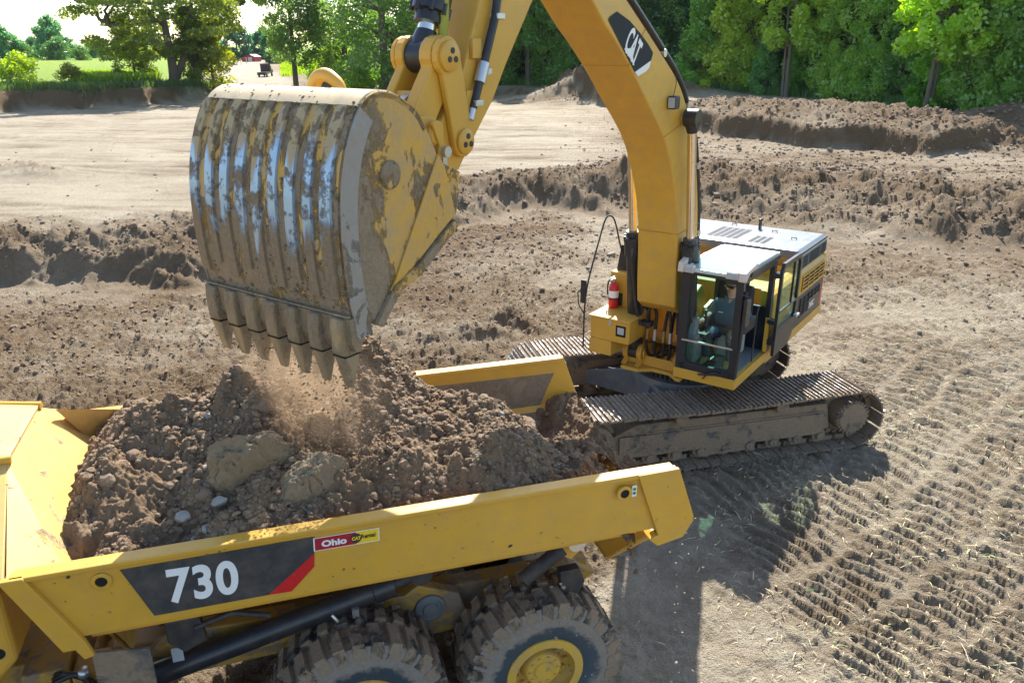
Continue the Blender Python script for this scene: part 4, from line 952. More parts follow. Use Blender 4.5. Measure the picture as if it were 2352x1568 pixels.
for px0, py0, px1, py1 in ((1405, 112, 1420, 150), (1417, 150, 1431, 188), (1453, 108, 1463, 140)):
    a_ = np.array(onl(px0, py0, 0)); c_ = np.array(onl(px1, py1, 0))
for s0, z0, s1, z1 in ((.69, 3.75, 1.49, 3.72), (1.36, 5.44, 2.22, 5.24), (3.0, 6.64, 3.40, 6.21)):
    b = MB(); b.tube([(s0, BH + .001, z0), (s1, BH + .001, z1), (s1 + .004, BH - .01, z1 - .004), (s1 + .006, -BH, z1 - .006)], .007, 6); b.build('weld_seam', M['weld'], boom)
# boom cylinders
def cyl_between(a, c, rb, rr, fb, name_parent, mat='black', eye=.13, yy=0, wid=.2, nm='boom_cylinder', gland=1.25):
    a = Vector((a[0], yy, a[1])); c = Vector((c[0], yy, c[1])); d = (c - a).normalized(); L_ = (c - a).length
    b = MB(); b.lathe([(-wid / 2, .001), (-wid / 2, eye), (wid / 2, eye), (wid / 2, .001)], a, (0, 1, 0), 20)
    e = a + d * (L_ * fb)
    b.tube([a + d * eye * .6, a + d * (eye + .05), e - d * .42, e - d * .41, e - d * .10, e - d * .09, e], [rb * .85, rb, rb, rb * gland, rb * gland, rb * .92, rb * .92], 20)
    for k in range(8):
        an = 2 * math.pi * k / 8; u_ = d.orthogonal().normalized(); v_ = d.cross(u_); q = e - d * .12 + (u_ * math.cos(an) + v_ * math.sin(an)) * rb * 1.18
        b.cyl(q - d * .05, q + d * .045, rb * .16, 6)
    o = b.build(nm, M[mat], name_parent, sharp=35)
    r = MB(); r.tube([e, c - d * eye * .6], rr, 16); r.build('rod', M['chrome'], o)
    r = MB(); r.lathe([(-wid / 2, .001), (-wid / 2, eye), (wid / 2, eye), (wid / 2, .001)], c, (0, 1, 0), 20); r.tube([c - d * (eye + .08), c - d * eye * .5], [rr * 1.1, eye * .9], 16); r.build('rod_eye', M[mat], o, sharp=35)
    return o, a, c, d
BPIN = (1.62, 5.46); BBASE = (1.0, 1.47)
for yy in (.49, -.49):
    o, a, c, d = cyl_between(BBASE, BPIN, .12, .068, .545, ex, yy=yy)
    sg = 1 if yy > 0 else 1
    e = a + d * 1.95; n1 = Vector((d.z, 0, -d.x))
    h = MB(); h.tube(smooth_poly([tuple(e + n1 * .13 + Vector((0, .06, 0))), tuple(e + n1 * .17 + Vector((0, .06, -.15))), tuple(a + d * 1.5 + n1 * .15 + Vector((0, .07, 0))), tuple(a + d * .85 + n1 * .15 + Vector((0, .1, 0))), tuple(a + d * .62 + n1 * .17 + Vector((0, .2, 0)))], 2), .026, 8); h.build('steel_pipe', M['black'], o)
    h = MB(); h.cyl(tuple(a + d * .62), tuple(a + d * .67), .135, 18); h.box((1.08, yy + .05, 2.03), (1.24, yy + .36, 2.11)); h.build('pipe_clamp', M['black'], o, .008)
for k, (l_, dz) in enumerate(((-.36, 0), (-.22, .05), (.20, 0), (.32, .04))):
    b = MB(); g_ = 1 if l_ < 0 else -1
    b.tube(smooth_poly([(1.15, l_, 1.98), (1.17, l_, 2.24 + dz), (1.13, l_ + .06 * g_, 2.36 + dz), (1.06, l_ + .12 * g_, 2.25), (1.12, l_ + .13 * g_, 1.9), (1.12, l_ + .12 * g_, 1.55), (1.0, l_ + .2 * g_, 1.42), (.7, l_ + .25 * g_, 1.5)], 2), .028, 8); b.build('hydraulic_hose', M['rubber'], ex)
    b = MB(); b.cyl((1.12, l_ + .13 * g_, 1.78), (1.12, l_ + .13 * g_, 1.98), .038, 8); b.build('hose_coupling', M['silver'] if k % 2 else plain('brass_fitting', (.35, .28, .12), .4, .8), ex)
b = MB(); b.lathe([(-.42, .001), (-.42, .09), (.42, .09), (.42, .001)], (BPIN[0], 0, BPIN[1]), (0, 1, 0), 20); b.build('boom_pin', M['yellow'], boom, sharp=40)
b = MB(); b.tube(smooth_poly([(.62, -.62, 3.6), (.8, -.75, 3.3), (.9, -.72, 2.9), (.7, -.6, 2.7)], 2), .03, 8); b.build('hydraulic_hose', M['rubber'], ex)

# ---- stick, linkage, bucket cylinder
sk = [(7.42, 5.34), (7.20, 5.22), (6.92, 5.20)] + [onl(*q, .25) for q in ((1057, 387), (1073, 351.6), (1133, 232), (1164, 148), (1226, 0))] + [(5.0, 7.5), (4.75, 8.3), (4.72, 8.75), (4.95, 8.95), (5.25, 8.85), (5.75, 8.1), (6.06, 7.7), onl(1103, 0, .25), onl(1059, 182, .25), (6.95, 5.80), (7.38, 5.58), (7.50, 5.48)]
mb = MB(); mb.prism(sk, -.25, .25); stick = mb.build('stick', M['yellow'], ex, .025)
b = MB(); fl_ = [(6.44, 6.86), (6.76, 6.15), (6.70, 6.12), (6.38, 6.82)]
hl = [onl(*q, .31) for q in ((1142, 0), (1137, 40), (1125, 90), (1112, 145), (1101, 190), (1092, 225), (1086, 250), (1080, 275))]
for i0, i1, r_, mt in ((0, 3, .042, 'black'), (3, 4, .062, 'silver'), (4, 6, .042, 'black'), (6, 7, .04, 'silver')):
    b = MB(); b.tube([(hl[i][0], .31, hl[i][1]) for i in range(i0, i1 + 1)], r_, 10); b.build('stick_pipe', M[mt], stick)
b = MB(); b.tube([(hl[0][0], .31, hl[0][1]), (hl[0][0] - .5, .31, hl[0][1] + .95)], .042, 10); b.build('stick_pipe', M['black'], stick)
for q in ((1139, 38), (1109, 165), (1090, 237)):
    p = onl(*q, .30); b = MB(); b.box((p[0] - .07, .25, p[1] - .03), (p[0] + .05, .365, p[1] + .03)); b.build('pipe_clamp', M['silver'], stick, .01)
for q in ((1092, 112), (1078, 230)):
    p = onl(*q, .27); b = MB(); b.box((p[0] - .07, .25, p[1] - .09), (p[0] + .07, .295, p[1] + .09)); b.build('mount_pad', M['yellow'], stick, .01)
b = MB(); b.tube(smooth_poly([(6.72, .1, 7.9), (6.78, .12, 7.3), (6.74, .15, 6.8), (6.78, .12, 6.4), (6.85, .05, 6.1)], 2), .045, 8); b.build('grease_hose', plain('yellow_green_hose', (.30, .30, .03), .5), stick)
RPIN = onl(1035, 130, .34); SPIN = onl(1071, 325, .34); CPIN = (7.42, 5.45)
CB0 = (6.10, 8.60)
bc, a, c, d = cyl_between(CB0, RPIN, .145, .088, .875, ex, eye=.15, wid=.21, nm='bucket_cylinder', gland=1.22)
for yy, th in ((.285, .032), (-.215, .025)):
    b = MB(); pr = []
    for p_, r_, a0, a1 in ((RPIN, .175, -60, 175), (SPIN, .15, 150, 330)):
        pr += arc_pts(p_, r_, a0, a1, 10)
    b.prism(pr, yy - th, yy + th); o = b.build('tilt_link', M['yellow'], ex, .015)
    for p_, r_ in ((RPIN, .135), (SPIN, .12)):
        q = MB(); s_ = 1 if yy > 0 else -1; e_ = 0 if s_ > 0 else -.045; q.lathe([(-.03, .001), (-.03, r_), (.06 + e_, r_), (.08 + e_, r_ - .03), (.08 + e_, .001)], (p_[0], yy, p_[1]), (0, s_, 0), 24)
        q.build('link_pin', M['yellow'], o, sharp=40)
        for k in range(3):
            an = R(90 + 120 * k); q = MB(); q.cyl((p_[0] + .05 * math.cos(an), yy + s_ * .078, p_[1] + .05 * math.sin(an)), (p_[0] + .05 * math.cos(an), yy + s_ * .086, p_[1] + .05 * math.sin(an)), .028, 12); q.build('bolt_recess', M['blackmatt'], o)
BPN = (7.33, 5.70)
b = MB()
for y0, y1 in ((-.185, -.09), (.11, .25)):
    b.prism(arc_pts(RPIN, .18, -30, 200, 10) + [(RPIN[0] - .03, 6.0), (BPN[0] - .16, 5.62)] + arc_pts(BPN, .14, 200, 380, 8), y0, y1)
b.prism([(6.92, 6.02), (7.18, 5.60), (7.46, 5.66), (7.18, 6.06)], -.10, .12)
lk = b.build('power_link', M['yellow'], ex, .02)
b = MB(); b.prism([(7.20, 6.04), (7.40, 5.96), (7.42, 5.84), (7.22, 5.9)], .02, .10); b.build('stop_lug', M['silver'], lk, .01)

# ---- bucket
BW = .88
back = [(7.92, 5.83), (8.01, 5.96), (8.14, 6.05), (8.31, 6.12), (8.46, 6.13), (8.57, 6.09), (8.66, 6.01), (8.75, 5.86), (8.83, 5.66), (8.88, 5.44), (8.90, 5.20), (8.895, 4.92), (8.875, 4.68), (8.845, 4.53), (8.82, 4.32)]
bs_ = smooth_poly(back, 1)
def offset(pl, d):
    out = []
    for i, p in enumerate(pl):
        a, c = pl[max(i - 1, 0)], pl[min(i + 1, len(pl) - 1)]; tx, tz = c[0] - a[0], c[1] - a[1]; L_ = math.hypot(tx, tz); out.append((p[0] - tz / L_ * d, p[1] + tx / L_ * d))
    return out
inn = offset(bs_, -.045)
def strip_mat():
    t = NT('worn_sky_sheen_strip'); co = t.coord(); sp = t.n('ShaderNodeSeparateXYZ'); t.l(co, sp.inputs[0])
    mp = t.n('ShaderNodeMapping'); mp.inputs['Scale'].default_value = (1, 4.2, .5); t.l(co, mp.inputs[0]); big = t.noise(1.6, 2, .5, mp.outputs[0])
    m2 = t.n('ShaderNodeMapping'); m2.inputs['Scale'].default_value = (1, 60, 2.2); t.l(co, m2.inputs[0]); scr = t.noise(2, 4, .6, m2.outputs[0])
    z = t.math('ADD', sp.outputs[2], t.math('MULTIPLY', t.math('SUBTRACT', big, .5), .9)); zz = t.math('ADD', z, t.math('MULTIPLY', t.math('SUBTRACT', scr, .5), .18))
    def rng_(lo, hi):
        q = t.n('ShaderNodeMapRange'); q.interpolation_type = 'SMOOTHSTEP'; q.inputs['From Min'].default_value = lo; q.inputs['From Max'].default_value = hi; t.l(zz, q.inputs[0]); return q.outputs[0]
    top = rng_(5.58, 5.74); bot = rng_(5.18, 5.02)
    mudn = t.ramp(t.noise(7, 7, .68), .50, .60)
    paint = t.mix(t.noise(13, 5, .7), (.50, .34, .13), (.36, .30, .23))
    steel = t.mix(scr, (.25, .36, .49), (.48, .60, .74))  # sky reflection put into the bare steel as blue
    mud = t.mix(t.noise(26, 5, .65), (.13, .088, .05), (.36, .27, .175))
    c = t.mix(top, steel, paint); mk = t.math('MAXIMUM', bot, mudn); t.setc(t.mix(mk, c, mud))
    bare = t.math('MULTIPLY', t.math('SUBTRACT', 1.0, top), t.math('SUBTRACT', 1.0, mk))
    t.l(t.math('MULTIPLY', bare, .6), t.b.inputs['Metallic']); t.rough(t.math('SUBTRACT', .9, t.math('MULTIPLY', bare, .5)))
    t.bump(t.math('ADD', t.math('MULTIPLY', mk, t.math('ADD', t.noise(18, 5, .7), .4)), t.math('MULTIPLY', scr, .1)), .8, .03); return t.m
def bucket_mat(name, lo, seed, col=YEL, metal=0, rough=.5, flm=.6, film_c=(.36, .28, .185), top=None, edge=0, soft=.07, low=.09):
    """paint or steel showing through thick dried mud, more mud towards the lip"""
    t = NT(name); co = t.coord(); sp = t.n('ShaderNodeSeparateXYZ'); t.l(co, sp.inputs[0])
    mp = t.n('ShaderNodeMapping'); mp.inputs['Scale'].default_value = (1, 1.4, .6); mp.inputs['Location'].default_value = (seed, 0, 0); t.l(co, mp.inputs[0])
    nz = t.noise(3.2, 8, .68, mp.outputs[0], .3)
    h = t.n('ShaderNodeMapRange'); h.inputs['From Min'].default_value = 6.1; h.inputs['From Max'].default_value = 4.4; h.inputs['To Min'].default_value = -.07; h.inputs['To Max'].default_value = low; t.l(sp.outputs[2], h.inputs[0])
    f2 = t.noise(30, 5, .65); mc = t.mix(t.math('ADD', t.math('MULTIPLY', f2, .6), t.math('MULTIPLY', t.noise(4.5, 6, .7), .5)), (.12, .08, .046), (.42, .32, .21))
    film = t.ramp(t.noise(6, 6, .7), .36, .70); base = t.mix(t.math('MULTIPLY', film, flm), col, film_c)
    if top:                                            # worn paint, not bare steel, above this height
        tm = t.ramp(t.math('ADD', sp.outputs[2], t.math('MULTIPLY', t.math('SUBTRACT', t.noise(4, 5, .65), .5), .5)), top, top + .08)
        base = t.mix(tm, base, t.mix(t.noise(11, 5, .7), (.50, .33, .12), (.36, .30, .24)))
    if edge:                                           # caked towards the back edge of the side plate
        em = t.n('ShaderNodeMapRange'); em.inputs['From Min'].default_value = 8.35; em.inputs['From Max'].default_value = 8.75; em.inputs['To Max'].default_value = edge; t.l(sp.outputs[0], em.inputs[0]); nz = t.math('ADD', nz, em.outputs[0])
    mk = t.ramp(t.math('ADD', nz, h.outputs[0]), lo, lo + soft)
    t.setc(t.mix(mk, base, mc)); t.rough(t.math('MAXIMUM', t.math('ADD', rough, t.math('MULTIPLY', film, .2)), t.math('MULTIPLY', mk, .95)))
    if metal:
        mm = t.math('MULTIPLY', t.math('SUBTRACT', 1.0, mk), metal)
        if top: mm = t.math('MULTIPLY', mm, t.math('SUBTRACT', 1.0, tm))
        t.l(mm, t.b.inputs['Metallic'])
    t.bump(t.math('ADD', t.math('MULTIPLY', mk, t.math('ADD', t.noise(16, 5, .7), .5)), t.math('MULTIPLY', f2, .15)), .9, .04); return t.m
M['bk_shell'] = bucket_mat('muddy_bucket_shell', .425, 0, flm=.88, film_c=(.42, .32, .19))
M['bk_side'] = bucket_mat('muddy_bucket_side', .535, 5, flm=.75, edge=.16)
M['bk_strip'] = strip_mat()
M['bk_band'] = bucket_mat('worn_side_band', .565, 3, (.30, .29, .28), .35, .55, .5)
M['bk_edge'] = bucket_mat('muddy_cutting_edge', .47, 21, (.36, .26, .14), .2, .55, .8, soft=.2)
M['bk_top'] = painted('bucket_top_glare', (.66, .50, .27), .35, mud=.18, mudscale=7, dust=.55)  # paler yellow paints sun glare onto the bucket top, with real mud over it
mb = MB(); n_ = len(bs_)
L3 = lambda pl, l_: [(p[0], l_, p[1]) for p in pl]
mb.strip([L3(bs_, -BW), L3(bs_, BW), L3(inn, BW), L3(inn, -BW)], closed=True, smooth=True)
mb.quad((bs_[-1][0], -BW, bs_[-1][1]), (bs_[-1][0], BW, bs_[-1][1]), (inn[-1][0], BW, inn[-1][1]), (inn[-1][0], -BW, inn[-1][1]))
mb.quad((bs_[0][0], -BW, bs_[0][1]), (bs_[0][0], BW, bs_[0][1]), (inn[0][0], BW, inn[0][1]), (inn[0][0], -BW, inn[0][1]))
bk = mb.build('bucket', M['bk_shell'], ex, sharp=50)
tp_ = [p for p in bs_ if p[1] > 5.99 and p[0] > 8.0]
mb = MB(); o1 = offset(tp_, .012); mb.strip([L3(tp_, -BW + .01), L3(o1, -BW + .02), L3(o1, BW - .02), L3(tp_, BW - .01)], smooth=True); mb.build('top_plate', M['bk_top'], bk, sharp=40)
side = [p for p in bs_] + [(8.79, 4.30), (8.60, 4.44), (8.37, 4.69), (8.10, 4.77), (7.56, 5.10), (7.55, 5.20), (7.50, 5.44), (7.78, 5.56), (7.82, 5.66)]
for sg in (1, -1):
    mb = MB(); mb.prism(side, sg * (BW - .035), sg * BW); sp_ = mb.build('side_plate', M['bk_side'], bk, .008)
    inn2 = offset(bs_, -.16); k0 = next(i for i, p in enumerate(bs_) if p[0] > 8.6)
    b = MB(); A_, B_ = bs_[k0:], inn2[k0:]
    b.add([(p[0], sg * (BW + .014), p[1]) for p in A_] + [(p[0], sg * (BW + .014), p[1]) for p in B_] + [(p[0], sg * (BW - .01), p[1]) for p in A_] + [(p[0], sg * (BW - .01), p[1]) for p in B_],
          [(i, i + 1, len(A_) + i + 1, len(A_) + i) for i in range(len(A_) - 1)] + [(len(A_) + i, len(A_) + i + 1, 3 * len(A_) + i + 1, 3 * len(A_) + i) for i in range(len(A_) - 1)] + [(i, i + 1, 2 * len(A_) + i + 1, 2 * len(A_) + i) for i in range(len(A_) - 1)])
    b.build('wear_band', M['bk_band'], bk)
    b = MB(); b.prism([(8.44, 4.62), (8.37, 4.70), (7.80, 5.62), (7.72, 5.50), (7.60, 5.10), (8.12, 4.78)], sg * BW, sg * (BW + .022)); b.build('side_reinforcement', bucket_mat('side_plate_paint%d' % sg, .60, 12 + sg), bk, .008)
    b = MB(); b.prism([(8.63, 4.40), (8.40, 4.66), (8.12, 4.76), (7.62, 5.06), (7.58, 5.0), (8.08, 4.68), (8.34, 4.60), (8.56, 4.36)], sg * (BW - .06), sg * (BW + .045)); b.build('side_cutter', M['bk_side'], bk, .012)
    b = MB(); b.lathe([(0, .001), (0, .11), (.012, .11), (.02, .08), (.02, .001)], (8.36, sg * BW, 5.52), (0, sg, 0), 20); b.build('side_boss', M['bk_shell'], bk)
nstrip = 9
def wear(l0, l1, z0, z1):
    seg_ = [p for p in bs_ if p[0] > 8.55 and z0 <= p[1] <= z1]
    o1 = offset(seg_, .022); m_ = len(seg_)
    b = MB(); b.strip([L3(seg_, l0), L3(o1, l0 + .006), L3(o1, l1 - .006), L3(seg_, l1)]); 
    b.quad(*[(p[0], l_, p[1]) for p, l_ in ((seg_[0], l0), (seg_[0], l1), (o1[0], l1), (o1[0], l0))]); b.quad(*[(p[0], l_, p[1]) for p, l_ in ((seg_[-1], l0), (seg_[-1], l1), (o1[-1], l1), (o1[-1], l0))])
    return b.build('wear_strip', M['bk_strip'], bk)
for k in range(nstrip):
    c_ = -BW + .055 + k * (2 * BW - .20) / (nstrip - 1); w_ = (.055, .05, .052, .056, .05, .048, .054, .05, .06)[k]
    wear(c_ - w_, c_ + w_, (4.62, 4.66, 4.6, 4.7, 4.64, 4.6, 4.66, 4.6, 4.58)[k], 6.04)
n = 2600; kk_ = rng.integers(4, len(bs_) - 3, n); tq = rng.random(n); yl = rng.uniform(-BW, BW, n)
bsa = np.array(bs_); cs2 = bsa[kk_] * (1 - tq[:, None]) + bsa[kk_ + 1] * tq[:, None]
pr_ = fbm(yl * 3.2, cs2[:, 1] * 2.4, 501, 4) + np.clip((5.25 - cs2[:, 1]) * .5, -.12, .35) + .5 * (cs2[:, 1] > 6.0) * (fbm(yl * 5, cs2[:, 1], 503, 2) > .1)
k_ = (rng.random(n) < np.clip(pr_ + .1, 0, 1)); cs2, yl = cs2[k_], yl[k_]
mc_ = clods('mud_crumbs', np.stack([cs2[:, 0], yl, cs2[:, 1]], 1), .006 + .020 * rng.random(len(yl)) ** 3, [M['clod'], M['loam']], bk, mi=(rng.random(len(yl)) < .5).astype(int)); mc_['kind'] = 'stuff'
# lip, adapters and teeth
b = MB(); b.prism([(8.885, 4.50), (8.875, 4.30), (8.84, 4.23), (8.79, 4.22), (8.77, 4.28), (8.79, 4.52)], -BW - .01, BW + .01); b.prism([(8.892, 4.525), (8.897, 4.515), (8.87, 4.51), (8.86, 4.525)], -BW, BW); b.build('cutting_edge', M['bk_edge'], bk)
for k in range(7):
    c_ = -BW + .11 + k * (2 * BW - .22) / 6
    b = MB(); b.prism([(8.925, 4.50), (8.935, 4.42), (8.925, 4.22), (8.885, 4.17), (8.765, 4.17), (8.73, 4.25), (8.74, 4.36), (8.80, 4.50)], c_ - .066, c_ + .066); b.build('tooth_adapter', M['bk_edge'], bk, .018)
    b = MB(); w_ = .068
    vs = [(8.905, c_ - w_, 4.19), (8.905, c_ + w_, 4.19), (8.755, c_ + w_, 4.19), (8.755, c_ - w_, 4.19), (8.845, c_ - .038, 3.91), (8.845, c_ + .038, 3.91), (8.81, c_ + .038, 3.90), (8.81, c_ - .038, 3.90)]
    b.add(vs, [(0, 1, 2, 3), (7, 6, 5, 4), (0, 4, 5, 1), (1, 5, 6, 2), (2, 6, 7, 3), (3, 7, 4, 0)])
    tt_ = b.build('tooth', bucket_mat('tooth_steel%d' % k, .62, k * 3.1, (.30, .22, .13), .2, .5, soft=.2), bk, .012)
    b = MB(); b.box((8.742, c_ - .070, 4.185), (8.912, c_ + .070, 4.197)); b.build('tooth_gap', M['void'], bk)
# lifting eye on the top
b = MB(); ey = [(8.02, 5.98)] + [(8.02 + .0, 6.08), (8.05, 6.24), (8.14, 6.33), (8.24, 6.33), (8.36, 6.27), (8.46, 6.16), (8.50, 6.12)]
L_ = [onl(*q, 0.05) for q in ((708, 210), (722, 180), (742, 168), (775, 178), (782, 208), (762, 208), (757, 192), (746, 187), (735, 193), (732, 210))]
e0 = (8.20, 6.09)
path = [(8.10, -.23, 6.0), (8.10, -.17, 6.14), (8.10, -.10, 6.215), (8.10, .0, 6.22), (8.10, .10, 6.17), (8.10, .145, 6.11), (8.10, .15, 6.0)]
b.v = []; b.f = []; b.m = []; b.sm = []; b.tube(smooth_poly(path, 2), [.062 - .012 * min(1, k / 20) for k in range(len(smooth_poly(path, 2)))], 10); b.build('lifting_eye', M['yellow_used'], bk)
# hinge ears
for y0 in (-.46, .36):
    b = MB(); b.prism([(8.25, 6.10), (7.95, 5.98), (7.72, 5.88)] + arc_pts((7.36, 5.66), .20, 90, 260, 8) + [(7.9, 5.45), (8.3, 5.8)], y0, y0 + .07); b.build('hinge_ear', M['yellow_used'], bk, .012)
for p_, r_ in ((BPN, .09), (CPIN, .12)):
    b = MB(); b.lathe([(-.46, .001), (-.46, r_), (.47, r_), (.49, r_ - .02), (.49, .001)], (p_[0], 0, p_[1]), (0, 1, 0), 20); b.build('bucket_pin', M['yellow'], bk, sharp=40)
b = MB(); q_ = onl(1003, 300, .50); r2 = onl(1018, 348, .50)
b.prism(arc_pts(q_, .085, 40, 220, 8) + arc_pts(r2, .07, 220, 400, 8), .47, .51); b.build('keeper_plate', M['yellow'], bk, .01)
b = MB(); b.cyl((r2[0], .50, r2[1]), (r2[0], .56, r2[1]), .05, 14); b.box((r2[0] - .03, .50, r2[1] - .16), (r2[0] + .03, .52, r2[1] - .04)); b.build('keeper_bolt', M['silver'], bk)

# ---- fire extinguisher standing on the toolbox
EM = Matrix.Translation((EO[0], EO[1], 0)) @ Matrix.Rotation(EYAW, 4, 'Z')
fe = empty('fire_extinguisher', EM @ Vector((1.06, -.93, 2.195)), EYAW)
tag(fe, 'red fire extinguisher with white label strapped beside the excavator boom', 'fire extinguisher')
b = MB(); b.lathe([(0, .001), (0, .075), (.02, .085), (.36, .085), (.42, .065), (.45, .03), (.46, .03)], (0, 0, 0), (0, 0, 1), 24); b.build('cylinder', M['red'], fe, sharp=50)
b = MB(); b.lathe([(.19, .0865), (.31, .0865)], (0, 0, 0), (0, 0, 1), 24); b.build('label', M['white'], fe)
b = MB(); b.cyl((0, 0, .45), (0, 0, .52), .025, 12); b.build('valve', M['silver'], fe)
b = MB(); b.box((-.01, -.015, .50), (.12, .015, .515)); b.box((-.01, -.015, .54), (.13, .015, .555)); b.build('handle', M['silver'], fe, .004)
b = MB(); b.tube(smooth_poly([(0, -.03, .49), (0, -.09, .48), (.03, -.11, .40), (.03, -.10, .22)], 2), .014, 8); b.build('hose', M['rubber'], fe)
b = MB(); b.lathe([(.15, .088), (.175, .088)], (0, 0, 0), (0, 0, 1), 24); b.box((-.10, -.03, .02), (-.088, .12, .24)); b.build('strap', M['blackmatt'], fe)
# ================================================================== articulated dump truck
TO = (1.48, 6.304); TYAW = R(17.508)
tk_ = empty('dump_truck', (TO[0], TO[1], 0), TYAW)
tag(tk_, 'yellow articulated dump truck with its body heaped full of soil', 'dump truck')
def onv(px, py, V):
    r = ray(px, py); u = np.array([math.cos(TYAW), math.sin(TYAW)]); v = np.array([-u[1], u[0]])
    t_ = (V - np.dot(v, -np.array(TO))) / np.dot(v, r[:2]); P = np.array([0, 0, CAM_H]) + t_ * r
    return float(np.dot(u, P[:2] - np.array(TO))), float(P[2])
YT = painted('truck_yellow', (.62, .338, .036), .40, mud=.13, mudscale=16, dust=.22, vary=.15)
YTI = painted('truck_inside_yellow', (.66, .42, .12), .45, mud=.25, mudscale=3.5, dust=.6)
W = 2.885
# body: (u, v, z) coordinates, u runs to the rear
mb = MB()
side = [(-5.35, 2.90), (-5.22, 2.895), (-.39, 2.835), (.0, 2.90), (.02, 2.86), (.19, 2.36), (.13, 2.27), (-.16, 2.23), (-.20, 2.29), (-4.93, 2.29), (-4.97, 2.27)]
side = [(-5.33, 2.90), (.0, 2.90), (.19, 2.37), (-.16, 2.25), (-.20, 2.29), (-4.93, 2.29)]
for v0, v1 in ((0, .05), (W - .05, W)): mb.prism(side, v0, v1)
for v0, v1 in ((-.035, .10), (W - .10, W + .035)):     # top rail and bottom rail
    mb.box((-5.30, v0, 2.86), (-.02, v1, 2.905))
# sloping lower sides and floor
mb.add([(-4.93, .02, 2.30), (-.2, .02, 2.30), (-.35, 1.02, 1.72), (-4.75, 1.02, 1.72), (-4.93, .06, 2.30), (-.2, .06, 2.30), (-.35, 1.02, 1.76), (-4.75, 1.02, 1.76)], [(0, 1, 2, 3), (7, 6, 5, 4), (0, 4, 5, 1), (1, 5, 6, 2), (2, 6, 7, 3), (3, 7, 4, 0)])
mb.add([(-4.93, W - .02, 2.30), (-.2, W - .02, 2.30), (-.35, W - .62, 1.58), (-4.75, W - .62, 1.58), (-4.93, W - .06, 2.30), (-.2, W - .06, 2.30), (-.35, W - .66, 1.60), (-4.75, W - .66, 1.60)], [(0, 1, 2, 3), (7, 6, 5, 4), (0, 4, 5, 1), (1, 5, 6, 2), (2, 6, 7, 3), (3, 7, 4, 0)])
mb.box((-4.75, 1.02, 1.66), (-.35, W - .62, 1.74))
mb.add([(-.35, .62, 1.60), (-.35, W - .62, 1.60), (.12, W - .3, 2.06), (.12, .3, 2.06), (-.35, .62, 1.55), (-.35, W - .62, 1.55), (.14, W - .3, 2.02), (.14, .3, 2.02)], [(0, 1, 2, 3), (7, 6, 5, 4), (0, 4, 5, 1), (1, 5, 6, 2), (2, 6, 7, 3), (3, 7, 4, 0)])
mb.add([(.12, .0, 2.36), (.12, .3, 2.06), (-.35, .62, 1.60), (-.2, .0, 2.28), (.15, .0, 2.34), (.15, .3, 2.03), (-.33, .62, 1.56), (-.17, -.0, 2.25)], [(0, 1, 2, 3), (7, 6, 5, 4), (0, 4, 5, 1), (1, 5, 6, 2), (2, 6, 7, 3)])
mb.box((-4.9, .12, 2.18), (-.3, .30, 2.285))
body = mb.build('dump_body', YT, tk_, .012)
b = MB(); b.add([(-3.2, W - .053, 2.74), (-.12, W - .053, 2.70), (-.30, W - .056, 2.29), (-3.2, W - .056, 2.29), (-.45, W - .60, 1.80), (-3.2, W - .60, 1.80)], [(0, 1, 2, 3), (3, 2, 4, 5)])
b.build('mud_film', painted('inside_mud', (.25, .185, .12), .9, mud=.5, mudscale=4, dust=.5), body)
# rear corner plate with bent lip
b = MB(); b.prism([(-.40, 2.90), (.005, 2.905), (.195, 2.37), (.13, 2.27), (-.16, 2.235)], -.045, .0); b.build('rear_corner_plate', YT, body, .008)
b = MB(); b.prism([(-.18, 2.24), (.13, 2.27), (.19, 2.37), (.20, 2.33), (.10, 2.17), (-.16, 2.12), (-.24, 2.20)], -.04, .34); b.build('corner_lip', YT, body, .01)
b = MB(); b.prism([(-5.36, 2.905), (-5.20, 2.905), (-4.90, 2.27), (-4.86, 2.14), (-4.93, 2.12), (-4.98, 2.22), (-5.06, 2.22)], -.05, .0); b.build('front_corner_plate', YT, body, .008)
# head board
mb = MB()
rows = [[(-4.75, .62, 1.60), (-4.75, 1.1, 1.60), (-4.75, W - 1.1, 1.60), (-4.75, W - .62, 1.60)],
        [(-4.90, .03, 2.62), (-4.90, .93, 2.62), (-4.90, 1.98, 2.62), (-4.90, W - .03, 2.62)],
        [(-5.31, .0, 2.90), (-5.43, .93, 3.37), (-5.43, 1.98, 3.37), (-5.31, W, 2.90)]]
mb.strip(rows); mb.strip([[(p[0] - .05, p[1], p[2]) for p in r_] for r_ in rows[::-1]])
fwl = mb.build('head_board', YTI, body, .01)
b = MB(); b.add([(-5.42, .93, 3.37), (-5.42, 1.98, 3.37), (-5.98, 2.08, 3.42), (-5.98, .83, 3.42), (-5.42, .93, 3.40), (-5.42, 1.98, 3.40), (-5.98, 2.08, 3.45), (-5.98, .83, 3.45)], [(0, 1, 2, 3), (7, 6, 5, 4), (0, 4, 5, 1), (1, 5, 6, 2), (2, 6, 7, 3), (3, 7, 4, 0)])
b.build('spill_guard', YTI, body, .008)
for p0_, p1_ in (((-5.40, .93, 3.385), (-6.0, .83, 3.43)), ((-5.40, 1.98, 3.385), (-6.0, 2.08, 3.43))):
    b = MB(); b.tube([p0_, p1_], .035, 10); b.build('guard_rim', YT, body)
for v0, v1 in ((.0, .93), (W, 1.98)):
    b = MB(); b.add([(-5.34, v0, 2.90), (-5.43, v1, 3.37), (-5.98, v1, 3.42), (-5.60, v0, 2.80), (-5.32, v0, 2.87), (-5.41, v1, 3.34), (-5.96, v1, 3.39), (-5.58, v0, 2.77)], [(0, 1, 2, 3), (7, 6, 5, 4), (0, 4, 5, 1), (1, 5, 6, 2), (2, 6, 7, 3), (3, 7, 4, 0)]); b.build('guard_wing', YTI, body, .008)
